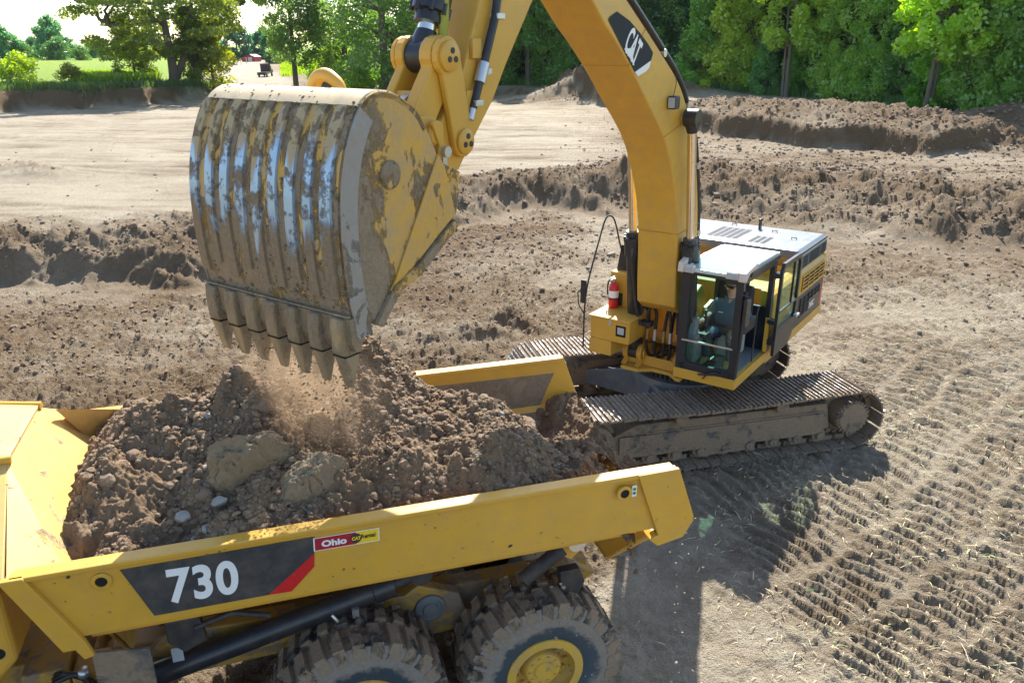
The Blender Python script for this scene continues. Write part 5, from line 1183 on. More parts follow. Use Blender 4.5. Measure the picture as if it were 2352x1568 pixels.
b = MB(); b.add([(-4.55, W - .08, 2.86), (-5.25, W - .08, 2.90), (-5.30, 1.98, 3.33), (-4.60, W - .10, 2.5), (-5.0, W - .3, 2.4)], [(0, 1, 2), (0, 2, 4, 3)]); b.build('corner_gusset', YTI, body)
# decals
vy = -.037 + .035
vy = -.004
dq = [onv(*q, vy) for q in ((275, 1308), (719, 1232), (722, 1270), (617, 1365), (355, 1413))]
b = MB(); b.slab([Vector((p[0], vy, p[1])) for p in dq], .002); b.build('decal_panel', M['decal'], body)
dq = [onv(*q, vy - .001) for q in ((722, 1270), (722, 1300), (670, 1357), (617, 1365))]
b = MB(); b.slab([Vector((p[0], vy - .001, p[1])) for p in dq], .002); b.build('red_stripe', M['red'], body)
q0 = onv(398, 1381, vy); q1 = onv(563, 1355, vy); qt = onv(383, 1313, vy)
text('730', .405, (q0[0] - .03, vy - .003, q0[1] + .005), (q1[0] - q0[0], 0, q1[1] - q0[1]), (0, 0, 1), M['white'], 'model_number', body, .032, .80, space=1.08)
st = [onv(*q, vy - .002) for q in ((719, 1236), (871, 1211), (873, 1240), (721, 1266))]
xd = Vector((st[1][0] - st[0][0], 0, st[1][1] - st[0][1])); o_ = Vector((st[3][0], vy - .002, st[3][1])); yd = Vector((st[0][0] - st[3][0], 0, st[0][1] - st[3][1])); H_ = yd.length; L_ = xd.length; xd.normalize(); yd.normalize()
def stick_on(x0, x1, y0, y1, mt, nm, dy): 
    b = MB(); P = [o_ + xd * (a * L_) + yd * (c * H_) + Vector((0, -dy, 0)) for a, c in ((x0, y0), (x1, y0), (x1, y1), (x0, y1))]; b.slab(P, .001); return b.build(nm, mt, body)
stick_on(0, 1, 0, 1, M['white'], 'sticker', .001)
stick_on(.02, .645, .05, .95, plain('dark_red_sticker', (.36, .012, .03), .45), 'sticker_field', .002); stick_on(.645, .985, .05, .95, M['decaly'], 'sticker_field', .002)
text('Ohio', H_ * .62, o_ + xd * .12 * L_ + yd * .28 * H_ + Vector((0, -.004, 0)), xd, yd, M['white'], 'sticker_lettering', body, .04, 1.25)
b = MB(); b.cyl(o_ + xd * .64 * L_ + yd * .5 * H_ + Vector((0, -.001, 0)), o_ + xd * .64 * L_ + yd * .5 * H_ + Vector((0, -.006, 0)), H_ * .36, 24); b.build('sticker_roundel', M['blackmatt'], body)
text('CAT', H_ * .33, o_ + xd * .575 * L_ + yd * .40 * H_ + Vector((0, -.008, 0)), xd, yd, M['decaly'], 'sticker_lettering', body, .05, .9)
text('Rental', H_ * .42, o_ + xd * .715 * L_ + yd * .42 * H_ + Vector((0, -.004, 0)), xd, yd, M['blackmatt'], 'sticker_lettering', body, .02, .9)
gs = onv(1457, 1127, -.047); b = MB(); b.box((gs[0] - .022, -.049, gs[1] - .055), (gs[0] + .022, -.046, gs[1] + .055)); b.build('green_white_sticker', M['white'], body)
b = MB(); b.cyl((gs[0], -.049, gs[1] + .02), (gs[0], -.051, gs[1] + .02), .016, 12); b.cyl((gs[0], -.049, gs[1] - .02), (gs[0], -.051, gs[1] - .02), .016, 12); b.build('sticker_mark', plain('sticker_green', (.02, .25, .08), .5), body)
for q in ((231, 1341), (1434, 1132)):
    p = onv(*q, -.04); b = MB(); b.lathe([(-.04, .062), (.008, .072), (.012, .06), (.012, .043), (-.03, .043)], (p[0], -.005 if q[0] < 500 else -.045, p[1]), (0, -1, 0), 24); o = b.build('side_hole', YT, body, sharp=40)
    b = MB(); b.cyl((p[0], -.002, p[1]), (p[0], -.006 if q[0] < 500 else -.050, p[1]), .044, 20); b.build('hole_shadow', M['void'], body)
b = MB()
for q in ((1180, 1234), (1165, 1232)): p = onv(*q, 0)
n = 130; u_ = rng.uniform(-5.1, .1, n); z_ = rng.uniform(2.32, 2.84, n); k_ = fbm(u_ * 1.5, z_ * 2, 601, 3) > .08
P = np.stack([u_[k_], 0 * u_[k_] - .006, z_[k_]], 1); q_ = clods('mud_splash', P * [1, 0, 1], .004 + .016 * rng.random(len(P)) ** 3, [M['clod'], M['blackmatt']], body, mi=(rng.random(len(P)) < .2).astype(int))
q_.scale = (1, .25, 1); q_.location = (0, -.003, 0); q_['kind'] = 'stuff'
# chassis
ch = painted('chassis_yellow', (.42, .235, .03), .55, mud=.45, mudscale=3, dust=.5)
mb = MB()
for v0 in (.98, 1.70): mb.prism([(-5.3, 1.05), (-5.0, 1.38), (-.6, 1.32), (-.3, 1.15), (-.6, 1.0), (-5.0, .92)], v0, v0 + .2)
for u0 in (-4.9, -3.9, -2.1, -.6): mb.box((u0, 1.1, .98), (u0 + .25, 1.8, 1.25))
mb.prism([(-4.9, 1.2), (-4.4, 1.55), (-3.4, 1.5), (-3.2, 1.2)], .80, .98)
fr = mb.build('rear_frame', ch, tk_, .015)
for v0 in (.82, 1.90):
    q = [onv(*p, .82) for p in ((655, 1560), (705, 1455), (850, 1385), (930, 1368), (960, 1345), (1055, 1362), (1070, 1400), (1060, 1440), (1000, 1455), (930, 1462), (860, 1500), (760, 1568))]
    b = MB(); b.prism(q, v0, v0 + .14); bm2 = b.build('walking_beam', ch, tk_, .015)
    h_ = onv(988, 1397, .80); b = MB(); s_ = -1 if v0 < 1 else 1; vb = v0 if v0 < 1 else v0 + .14
    b.lathe([(0, .155), (.03, .15), (.035, .12), (.025, .11), (.03, .08), (.05, .07), (.05, .001)], (h_[0], vb, h_[1]), (0, s_, 0), 28); b.build('pivot_cap', painted('grey_hub', (.13, .15, .16), .5, mud=.3, dust=.5), bm2, sharp=40)
for v0 in (.62, 2.2):
    a = Vector((-4.75, v0, 1.27)); c = Vector((-2.25, v0, 1.83)); d = (c - a).normalized()
    b = MB(); b.tube([a, a + d * 2.1, a + d * 2.11, a + d * 2.3], [.105, .105, .12, .12], 20); o = b.build('hoist_cylinder', M['black'], tk_, sharp=40)
    r = MB(); r.tube([a + d * 2.3, c], .06, 14); r.lathe([(-.06, .001), (-.06, .1), (.06, .1), (.06, .001)], c, (0, 1, 0), 18); r.build('rod', M['blackmatt'], o, sharp=40)
    b = MB(); p = a + d * 1.7; b.tube([p + Vector((0, -.11, 0)), p + Vector((.05, -.14, -.06)), p + Vector((.0, -.12, -.2))], .018, 6); b.box((p.x + .18, v0 - .14, p.z - .06), (p.x + .24, v0 - .1, p.z + .03)); b.build('cylinder_fitting', M['silver'], o)
b = MB(); p = onv(1290, 1305, .5); b.prism([(-.95, 2.26), (-.66, 2.26), (-.70, 2.0), (-.85, 1.86), (-1.0, 1.95)], .35, .42); b.build('body_hinge', YT, body, .01)
b = MB(); b.lathe([(0, .001), (0, .09), (.14, .09), (.14, .001)], (-.82, .28, 2.08), (0, 1, 0), 18); b.lathe([(-.005, .03), (-.006, .05), (-.006, .001)], (-.82, .28, 2.08), (0, 1, 0), 14); b.build('hinge_pin', M['silver'], body, sharp=40)
b = MB(); b.tube([(-1.35, .3, 1.78), (-.95, .33, 2.02)], .07, 12); b.prism([(-.98, 1.78), (-.78, 1.78), (-.72, 1.62), (-.8, 1.45), (-.95, 1.5)], .3, .4); b.build('body_prop', M['blackmatt'], body, .01)
# wheels
TR = .815
M['tyre'] = painted('muddy_tyre', (.022, .024, .027), .75, mud=.60, mudscale=3.5, dust=.5)
def sidewall():
    t = NT('tyre_sidewall'); co = t.coord(); sp = t.n('ShaderNodeVectorMath', operation='LENGTH')
    mp = t.n('ShaderNodeMapping'); mp.inputs['Scale'].default_value = (1, 0, 1); t.l(co, mp.inputs[0]); t.l(mp.outputs[0], sp.inputs[0])
    nz = t.noise(7, 7, .7); f2 = t.noise(30, 4, .6)
    m_ = t.n('ShaderNodeMapRange'); m_.inputs['From Min'].default_value = .42; m_.inputs['From Max'].default_value = .62; t.l(sp.outputs['Value'], m_.inputs[0])
    mk = t.ramp(t.math('ADD', t.math('MULTIPLY', m_.outputs[0], .42), t.math('MULTIPLY', nz, .75)), .53, .66)
    t.setc(t.mix(mk, t.mix(f2, (.03, .045, .06), (.05, .075, .095)), t.mix(f2, (.16, .135, .11), (.28, .24, .20)))); t.rough(t.math('ADD', .55, t.math('MULTIPLY', mk, .4)))
    t.bump(t.math('ADD', mk, f2), .4, .015); return t.m
M['side'] = sidewall()
def make_wheel():
    w_ = MB(); V0 = .62
    prof = [(-.27, .36), (-.285, .40), (-.31, .50), (-.315, .60), (-.30, .70), (-.27, .745), (0, .76), (.27, .745), (.30, .70), (.315, .60), (.31, .50), (.285, .40), (.27, .36)]
    w_.cur = 1; w_.lathe(prof[:6], (0, 0, 0), (0, 1, 0), 56); w_.cur = 0; w_.lathe(prof[5:8], (0, 0, 0), (0, 1, 0), 56); w_.cur = 1; w_.lathe(prof[7:], (0, 0, 0), (0, 1, 0), 56)
    w_.cur = 0; n = 28
    for k in range(n):
        for sg in (1, -1):
            a = 2 * math.pi * (k + (.5 if sg > 0 else 0)) / n
            w_.xf = Matrix.Rotation(a, 4, 'Y') @ Matrix.Translation((0, 0, .74))
            da = .074
            w_.add([(-da, sg * .02, 0), (da * .75, sg * .02, 0), (da * 1.1, sg * .305, -.06), (-da * .7, sg * .305, -.06), (-da * .8, sg * .03, .060), (da * .5, sg * .03, .060), (da * .8, sg * .285, .040), (-da * .5, sg * .285, .040)],
                   [(0, 3, 2, 1), (4, 5, 6, 7), (0, 1, 5, 4), (1, 2, 6, 5), (2, 3, 7, 6), (3, 0, 4, 7)])
            w_.add([(-da * .5, sg * .284, .050), (da * .8, sg * .284, .050), (da * .8, sg * .318, -.10), (-da * .6, sg * .318, -.10), (-da * .5, sg * .25, .03), (da * .8, sg * .25, .03), (da * .8, sg * .28, -.12), (-da * .6, sg * .28, -.12)],
                   [(0, 1, 2, 3), (0, 4, 5, 1), (1, 5, 6, 2), (2, 6, 7, 3), (3, 7, 4, 0)])
    w_.xf = None
    ty = w_.build('wheel', [M['tyre'], M['side']], tk_, .0, sharp=45)
    r = MB(); r.lathe([(-.30, .30), (-.30, .385), (-.285, .39), (-.28, .355), (-.20, .345), (-.17, .33), (-.13, .30), (-.12, .21), (-.15, .20), (-.22, .19), (-.24, .17), (-.24, .10), (-.26, .09), (-.26, .001)], (0, 0, 0), (0, 1, 0), 40)
    for k in range(16):
        a = 2 * math.pi * k / 16; r.cyl((.255 * math.cos(a), -.125, .255 * math.sin(a)), (.255 * math.cos(a), -.16, .255 * math.sin(a)), .02, 6)
    for k in range(10):
        a = 2 * math.pi * k / 10; r.cyl((.145 * math.cos(a), -.24, .145 * math.sin(a)), (.145 * math.cos(a), -.255, .145 * math.sin(a)), .013, 6)
    r.build('rim', painted('rim_yellow', (.60, .36, .05), .45, mud=.2, dust=.5), ty, sharp=40)
    return ty
wh = make_wheel()
HUB = (-1.18, .40, .80)
wh.location = HUB
def sub_copy(o, loc, rz=0, ry=0):
    c = copy_tree(o, tk_); c.location = loc; c.rotation_euler = (0, ry, rz); return c
sub_copy(wh, (-2.90, .40, .80), 0, .2); sub_copy(wh, (-1.18, W - .40, .80), math.pi, .1); sub_copy(wh, (-2.90, W - .40, .80), math.pi, .3)
sub_copy(wh, (-7.0, .40, .80), 0, .4); sub_copy(wh, (-7.0, W - .40, .80), math.pi, .5)
# front unit seen at the left edge
mb = MB(); mb.prism([(-5.50, 2.55), (-5.50, 1.92), (-5.75, 1.66), (-9.0, 1.5), (-9.0, 2.4), (-7.6, 2.5), (-7.4, 2.8), (-5.75, 2.8)], .35, W - .35); cabf = mb.build('engine_cover', YT, tk_, .05, 3)
b = MB(); b.prism([(-7.6, 2.4), (-8.9, 2.4), (-8.8, 3.4), (-7.7, 3.45)], .55, W - .55); b.build('driver_cab', YT, tk_, .06)
b = MB(); b.box((-6.9, .347, 1.9), (-5.95, .352, 2.5)); b.build('vent_grille', M['void'], cabf)
b = MB(); b.cyl((-5.62, .352, 2.02), (-5.62, .344, 2.02), .05, 16); b.build('cover_hole', M['void'], cabf)
mb = MB(); mb.box((-7.9, .9, 1.0), (-5.25, 1.98, 1.45)); mb.box((-5.6, .55, 1.35), (-5.25, .9, 1.6)); mb.box((-5.22, .5, 1.0), (-4.95, .8, 1.55)); mb.cyl((-5.35, .9, .95), (-5.35, 2.0, .95), .2, 18); mb.build('hitch', ch, tk_, .02)
b = MB(); b.prism([(-4.93, 2.02), (-4.52, 1.96), (-4.52, 1.62), (-4.56, 1.15), (-4.94, 1.18)], .14, .165); b.build('mud_flap', painted('grey_mud_flap', (.07, .075, .08), .8, mud=.5, dust=.6), tk_)
for k in range(3):
    b = MB(); b.tube(smooth_poly([(-5.35, .45 + .06 * k, 1.55), (-5.12 - .05 * k, .42, 1.66), (-5.05, .40 + .05 * k, 1.45), (-4.98 + .06 * k, .42, 1.15), (-4.6, .5, 1.0)], 2), .022, 8); b.build('hydraulic_hose', M['rubber'], tk_)
b = MB(); b.lathe([(0, .001), (0, .045), (.06, .045), (.06, .001)], (-5.09, .40, 1.62), (0, 0, 1), 12); b.build('hose_clamp', M['silver'], tk_)
b = MB(); b.prism([(-4.42, 2.05), (-4.15, 2.05), (-4.12, 1.8), (-4.3, 1.72), (-4.42, 1.85)], .3, .4); b.tube([(-4.2, .3, 1.95), (-3.9, .34, 2.0), (-3.6, .3, 1.93)], .03, 6); b.build('lock_bracket', M['blackmatt'], tk_, .02)
b = MB(); b.box((-4.42, .385, 1.58), (-4.33, .39, 1.72)); b.build('warning_label', plain('grey_label', (.35, .38, .42), .5), tk_)

# ------------------------------------------------------------------ the load
TM = Matrix.Translation((TO[0], TO[1], 0)) @ Matrix.Rotation(TYAW, 4, 'Z')
def load_h(u, v):
    def cone(cu, cv, h, su, sv, p=1.0): return h * np.clip(1 - (np.hypot((u - cu) / su, (v - cv) / sv)) ** p, 0, None)
    wv = .12 * fbm(u * 1.1, v * 1.1, 301, 4)
    z = 2.60 + .0 * u
    z = z + np.maximum.reduce([cone(-2.5, 1.75, .88, 1.6, 1.9), cone(-3.7, 1.5, .92, 1.9, 1.9), cone(-1.6, 1.5, .74, 1.7, 1.7), cone(-4.4, 1.9, .50, 1.6, 1.9), cone(-.95, 1.0, .32, 1.3, 1.3)]) * .92
    z = z - 1.05 * np.clip((u + 2.35) / 1.5, 0, 1.2) * np.clip((v - 1.25) / 1.1, 0, 1) - .25 * np.clip((u + 2.2) / 1.4, 0, 1)
    z = z - .25 * np.clip((u + .6) / .6, 0, 1)
    e = np.minimum(np.clip(v / .45, 0, 1), np.clip((W - v) / .4, 0, 1))
    z = z + (.30 * (e - 1))*(u < -1.2) * 0 + .14 * (e - 1) + .10
    z = z - .22 * np.clip((-4.62 - u) / .4, 0, 1) ** 1.5
    tail = np.clip((u + .5) / .3, 0, 1) * np.clip((v - .8) / .8, 0, 1)
    z = np.where(u > -.35, z - 1.2 * np.clip(1.0 - v / .9, 0, 1) * np.clip((u + .35) / .2, 0, 1), z)
    return np.maximum(z, 2.06 + .10 * tail + .1 * fbm(u, v, 305, 2) - .5 * np.clip(1.0 - v / .9, 0, 1) * (u > -.35)) + wv * np.where(u > -.2, .5, 1)
nu, nv = 520, 300
U, V_ = np.meshgrid(np.linspace(-5.06, .16, nu), np.linspace(.06, W - .06, nv), indexing='ij')
Z = load_h(U, V_)
lump = np.abs(fbm(U * 2.3, V_ * 2.3, 311, 4)); Z = Z + .20 * fbm(U * .9, V_ * .9, 309, 3) + .13 * lump + .07 * np.abs(fbm(U * 6, V_ * 6, 313, 4)) + .028 * np.abs(fbm(U * 16, V_ * 16, 315, 3))
P = np.stack([U.ravel(), V_.ravel(), Z.ravel()], 1)
MTX = np.array(TM); Pw = P @ MTX[:3, :3].T + MTX[:3, 3]
ii = np.arange((nu - 1) * nv).reshape(nu - 1, nv)[:, :-1].ravel()
t = NT('heaped_soil'); f1 = t.noise(2.2, 7, .65); f2 = t.noise(26, 5, .65)
t.setc(t.mix(f2, t.mix(f1, (.092, .056, .031), (.195, .13, .078)), t.mix(f1, (.20, .13, .075), (.38, .28, .18)))); t.rough(.95); t.b.inputs['Specular IOR Level'].default_value = .2; t.bump(t.math('ADD', f2, t.noise(60, 4, .7)), .8, .03)
hs_ = npmesh('soil_load', Pw, np.stack([ii, ii + nv, ii + nv + 1, ii + 1], 1)[~((U.ravel()[ii] > -.34) & (V_.ravel()[ii] < 1.0))], [t.m], smooth=True)
tag(hs_, 'heap of brown soil and stones piled in the dump truck body', 'soil heap')
n = 36000
u_ = rng.uniform(-5.0, -.25, n); v_ = rng.uniform(.12, W - .15, n); z_ = load_h(u_, v_) + .20 * fbm(u_ * .9, v_ * .9, 309, 3) + .13 * np.abs(fbm(u_ * 2.3, v_ * 2.3, 311, 4)) + .07 * np.abs(fbm(u_ * 6, v_ * 6, 313, 4))
sz = .006 + .020 * rng.random(n) ** 2.4 + .03 * rng.random(n) ** 14; kk = fbm(u_ * 1.2, v_ * 1.2, 321, 3) + rng.normal(0, .25, n) > -.15
P = np.stack([u_, v_, z_ + sz * .25], 1)[kk]; sz = sz[kk]; P = P @ MTX[:3, :3].T + MTX[:3, 3]
mi = np.where(rng.random(len(P)) < .02, 2, np.where(rng.random(len(P)) < .12, 1, 0)); sz = np.where(mi == 2, np.minimum(sz, .04), sz)
tag(clods('load_clods', P, sz, [M['loam'], M['clay'], M['pebble']], mi=mi, jag=.25), 'crumbs, clods and pebbles covering the soil heap in the truck', 'clods', kind='stuff')
n = 110; u_ = rng.uniform(-4.9, -.35, n); v_ = rng.uniform(.2, W - .25, n); z_ = load_h(u_, v_) + .20 * fbm(u_ * .9, v_ * .9, 309, 3) + .13 * np.abs(fbm(u_ * 2.3, v_ * 2.3, 311, 4))
sz = .032 + .05 * rng.random(n) ** 3; P = np.stack([u_, v_, z_ + sz * .2], 1) @ MTX[:3, :3].T + MTX[:3, 3]
tag(clods('load_lumps', P, sz, [M['loam'], M['clay']], mi=(rng.random(n) < .2).astype(int), jag=.13, fine=True), 'fist-sized lumps of earth strewn over the soil heap in the truck', 'clods', kind='stuff')
def lump_rock(name, c, r, seed, mat, label, cat, sc=(1, 1, 1), rot=(0, 0, 0), amp=.28, sub=6):
    bm = bmesh.new(); bmesh.ops.create_icosphere(bm, subdivisions=sub, radius=1)
    V = np.array([v.co[:] for v in bm.verts])
    g = np.random.default_rng(seed)
    cut = g.normal(size=(16, 3)); cut /= np.linalg.norm(cut, axis=1)[:, None]; off = g.uniform(.58, .95, 16)
    d = V @ cut.T; k = np.min(np.where(d > 1e-3, off / np.maximum(d, 1e-3), 9), 1); V = V * np.minimum(1, k)[:, None]
    nn = V / np.linalg.norm(V, axis=1)[:, None]
    dis = amp * .22 * fbm(V[:, 0] * 2 + seed, V[:, 1] * 2 + V[:, 2] * 1.7, seed, 5) + .038 * np.abs(fbm(V[:, 0] * 6 + V[:, 2] * 5, V[:, 1] * 6 - V[:, 2] * 4, seed + 3, 5)) - .07 * sstep(.06, .0, np.abs(fbm(V[:, 0] * 1.3 + V[:, 2], V[:, 1] * 1.3 - V[:, 2] * .8 + seed, seed + 8, 3))) * (sub > 5)
    V = (V + nn * dis[:, None]) * np.array(sc) * r
    for v, p in zip(bm.verts, V): v.co = p
    me = bpy.data.meshes.new(name); bm.to_mesh(me); bm.free(); me.polygons.foreach_set('use_smooth', [True] * len(me.polygons)); me.set_sharp_from_angle(angle=R(28)); me.materials.append(mat)
    o = bpy.data.objects.new(name, me); COL.objects.link(o); o.location = TM @ Vector(c); o.rotation_euler = (rot[0], rot[1], rot[2] + TYAW)
    return tag(o, label, cat)
a = onv(575, 1070, .62); lump_rock('clay_block', (-3.60, .74, 3.03), .60, 4, M['clay'], 'large cracked slab of pale clay leaning on the front of the soil heap', 'clay lump', (.62, .34, .98), (R(20), R(-6), .08), amp=.5)
lump_rock('clay_block', (-3.16, .60, 2.84), .44, 9, M['clay'], 'smaller clay slab just right of the large cracked slab', 'clay lump', (.8, .55, 1.0), (R(24), R(12), .5))
lump_rock('clay_block', (-3.05, 1.1, 3.22), .22, 14, M['clay'], 'rounded clay lump high on the heap beneath the bucket teeth', 'clay lump', (1.2, .8, .7), (R(10), 0, .3))
lump_rock('clay_block', (-4.15, 2.2, 3.02), .20, 19, M['loam'], 'dark clod on the far left rim of the soil heap', 'clod')
lump_rock('clay_block', (-3.72, 1.55, 3.38), .12, 21, M['loam'], 'round dark clod on the crest left of the clay slab', 'clod', sub=4)
lump_rock('clay_block', (-1.5, 1.75, 2.88), .20, 23, M['clay'], 'pale clod on the slope of the heap near the far truck wall', 'clod', (1.2, .8, .8), (.3, .2, 0))
lump_rock('clay_block', (-1.02, 1.2, 2.86), .13, 25, M['loam'], 'dark pointed clod at the right end of the heap', 'clod', (.9, .9, 1.2), sub=4)
lump_rock('clay_block', (-1.55, .55, 2.92), .16, 27, M['clay'], 'pale ribbed clod by the near rail in the middle of the truck', 'clod', (.8, .8, 1.2), sub=4)
lump_rock('clay_block', (-2.3, .6, 2.86), .13, 29, M['loam'], 'dark round clod resting against the near rail', 'clod', sub=4)
for i, (px, py, v, r_, lb) in enumerate(((418, 1188, .35, .062, 'pale round stone low on the heap above the painted number'), (450, 1240, .22, .05, 'small grey stone by the near rail left of the clay slab'), (505, 1150, .42, .06, 'bluish grey stone in the shaded hollow below the clay slab'), (660, 1205, .2, .055, 'grey stone at the near rail above the rental sticker'))):
    p = onv(px, py, v); lump_rock('stone', (p[0], v, p[1]), r_, 40 + i, M['pebble'], lb, 'stone', (1.2, 1, .85), sub=3, amp=.1)

# ------------------------------------------------------------------ soil falling from the bucket
n = 6000
s_ = rng.normal(8.62, .16, n); l_ = rng.choice([-.45, -.15, .12, .42, .7], n) + rng.normal(.0, .13, n); zz = 3.05 + 1.15 * rng.random(n); s_ -= (4.2 - zz) * .02
fp = np.array(EM); P = np.stack([s_, l_, zz], 1) @ fp[:3, :3].T + fp[:3, 3]
tag(clods('falling_soil', P, .003 + .011 * rng.random(n) ** 4, [M['clod']]), 'crumbs of soil raining from the bucket teeth onto the heap', 'falling soil', kind='stuff')
n = 420; u_ = rng.uniform(-1.7, .6, n); v_ = rng.uniform(-.4, .5, n); zz = rng.uniform(.6, 2.2, n)
k_ = rng.random(n) < np.exp(-((u_ + .5) / .7) ** 2); P = np.stack([u_, v_, zz], 1)[k_] @ MTX[:3, :3].T + MTX[:3, 3]
tag(clods('spilled_crumbs', P, .006 + .012 * rng.random(len(P)) ** 2, [M['clod_light']]), 'crumbs spilling over the rear corner of the truck body', 'falling soil', kind='stuff')
dust_loc = EM @ Vector((8.60, .05, 3.62))
mb = MB(); mb.box((-.55, -1.1, -.62), (.55, 1.1, .62)); du = mb.build('dust_cloud', [], None)
du.location = dust_loc; du.rotation_euler = (0, 0, EYAW)
t = NT('dust'); t.t.nodes.remove(t.b); co = t.coord()
pv = t.n('ShaderNodeVolumePrincipled'); pv.inputs['Color'].default_value = (.82, .62, .42, 1); pv.inputs['Anisotropy'].default_value = .45
mp = t.n('ShaderNodeMapping'); mp.inputs['Scale'].default_value = (2.2, 2.2, .8); t.l(co, mp.inputs[0])
nz = t.ramp(t.noise(2.0, 5, .65, mp.outputs[0]), .45, .75)
m2 = t.n('ShaderNodeMapping'); m2.inputs['Scale'].default_value = (2.1, 1.15, 1.65); t.l(co, m2.inputs[0])
ln = t.n('ShaderNodeVectorMath', operation='LENGTH'); t.l(m2.outputs[0], ln.inputs[0])
fo = t.n('ShaderNodeMapRange'); fo.inputs['From Min'].default_value = 1.0; fo.inputs['From Max'].default_value = .25; t.l(ln.outputs['Value'], fo.inputs[0])
t.l(t.math('MULTIPLY', t.math('MULTIPLY', nz, fo.outputs[0]), 8.0), pv.inputs['Density']); t.l(pv.outputs[0], t.out.inputs['Volume'])
du.data.materials.append(t.m); tag(du, 'brown dust hanging under the bucket teeth', 'dust', kind='stuff')
# ================================================================== operator in the cab
def skin_body(name, nodes, edges, sub=2, parent=None, mats=(), matfn=None):
    """one continuous surface grown round a joint skeleton: nodes = {key: (x, y, z, rx, ry)}"""
    keys = list(nodes); me = bpy.data.meshes.new(name)
    me.from_pydata([nodes[k][:3] for k in keys], [(keys.index(a), keys.index(c)) for a, c in edges], [])
    o = bpy.data.objects.new(name, me); COL.objects.link(o)
    sk_ = o.modifiers.new('skin', 'SKIN'); sk_.use_smooth_shade = True
    for i, k in enumerate(keys):
        v = me.skin_vertices[0].data[i]; q = nodes[k]; v.radius = (q[3], q[4] if len(q) > 4 else q[3]); v.use_root = (i == 0)
    sb = o.modifiers.new('sub', 'SUBSURF'); sb.levels = sub; sb.render_levels = sub
    dg = bpy.context.evaluated_depsgraph_get(); m2 = bpy.data.meshes.new_from_object(o.evaluated_get(dg))
    bpy.data.objects.remove(o)
    m2.materials.clear()
    for m in mats: m2.materials.append(m)
    if matfn: m2.polygons.foreach_set('material_index', [matfn(p.center) for p in m2.polygons])
    m2.polygons.foreach_set('use_smooth', [True] * len(m2.polygons))
    o = bpy.data.objects.new(name, m2); COL.objects.link(o)
    if parent: o.parent = parent
    return o
M['skin'] = plain('skin', (.56, .30, .21), .5, 0, .08, 8)
M['shirt'] = plain('blue_grey_work_shirt', (.06, .105, .145), .85, 0, .12, 10); M['jeans'] = plain('dark_jeans', (.028, .048, .078), .85, 0, .12, 10); M['boot'] = plain('tan_boot', (.36, .22, .07), .7)
# origin: seat point; x forward, y left
NB = {'pelvis': (.0, 0, .06, .15, .17), 'belly': (.06, 0, .22, .17, .19), 'chest': (.03, 0, .42, .14, .20), 'neck0': (.01, 0, .56, .066, .085), 'neck': (.02, 0, .63, .048), 'head0': (.035, 0, .70, .075, .07), 'head1': (.03, 0, .775, .096, .080), 'head2': (.015, 0, .845, .084, .070),
      'shR': (.0, -.20, .50, .085), 'elR': (.12, -.27, .24, .062), 'foR': (.25, -.28, .26, .052), 'wrR': (.36, -.28, .30, .036), 'hR': (.43, -.275, .315, .042, .03),
      'shL': (.0, .20, .50, .085), 'elL': (.02, .30, .22, .062), 'foL': (.16, .29, .20, .052), 'wrL': (.29, .27, .21, .036), 'hL': (.36, .26, .215, .042, .03),
      'hipR': (.08, -.10, .06, .115), 'thR': (.28, -.14, .12, .105), 'knR': (.48, -.16, .12, .078), 'caR': (.51, -.15, -.08, .066), 'anR': (.52, -.13, -.24, .045),
      'hipL': (.08, .10, .06, .115), 'thL': (.28, .15, .10, .105), 'knL': (.46, .19, .10, .078), 'caL': (.48, .20, -.08, .066), 'anL': (.50, .20, -.24, .045)}
for s_, sx in (('R', -1), ('L', 1)):
    h = NB['h' + s_]
    for k, (dy, L_) in enumerate(((-.024, .055), (-.008, .066), (.008, .062), (.024, .048))):
        NB['f%s%da' % (s_, k)] = (h[0] + .045, h[1] + dy, h[2] + .006, .010); NB['f%s%db' % (s_, k)] = (h[0] + .045 + L_ * .5, h[1] + dy, h[2] - .016, .009); NB['f%s%dc' % (s_, k)] = (h[0] + .05 + L_ * .35, h[1] + dy, h[2] - .045, .008)
    NB['t%sa' % s_] = (h[0] + .0, h[1] - sx * .035, h[2] - .005, .012); NB['t%sb' % s_] = (h[0] + .035, h[1] - sx * .045, h[2] - .025, .010)
ED = [('pelvis', 'belly'), ('belly', 'chest'), ('chest', 'neck0'), ('neck0', 'neck'), ('neck', 'head0'), ('head0', 'head1'), ('head1', 'head2')]
for s_ in 'RL':
    ED += [('chest', 'sh' + s_), ('sh' + s_, 'el' + s_), ('el' + s_, 'fo' + s_), ('fo' + s_, 'wr' + s_), ('wr' + s_, 'h' + s_), ('pelvis', 'hip' + s_), ('hip' + s_, 'th' + s_), ('th' + s_, 'kn' + s_), ('kn' + s_, 'ca' + s_), ('ca' + s_, 'an' + s_)]
    ED += [('h' + s_, 'f%s%da' % (s_, k)) for k in range(4)] + [('f%s%da' % (s_, k), 'f%s%db' % (s_, k)) for k in range(4)] + [('f%s%db' % (s_, k), 'f%s%dc' % (s_, k)) for k in range(4)] + [('h' + s_, 't%sa' % s_), ('t%sa' % s_, 't%sb' % s_)]
def pm(c):
    if c.z > .605 and abs(c.y) < .13 or (c.z > .53 and c.x > .075 and abs(c.y) < .035): return 0
    if abs(c.y) > .20 and c.z < .335 and c.z > .14 and (c.x > .07 or c.z < .30): return 0 if c.x > .06 or c.z < .27 else 1
    if c.z < .15 and not (c.z > .06 and c.x < .12): return 2
    return 1
pe = empty('person', EM @ Vector((.50, .955, 1.90)), EYAW)
tag(pe, 'operator seated in the excavator cab in blue work shirt, jeans and sunglasses', 'person')
pe.scale = (1.1, 1.14, 1.1)
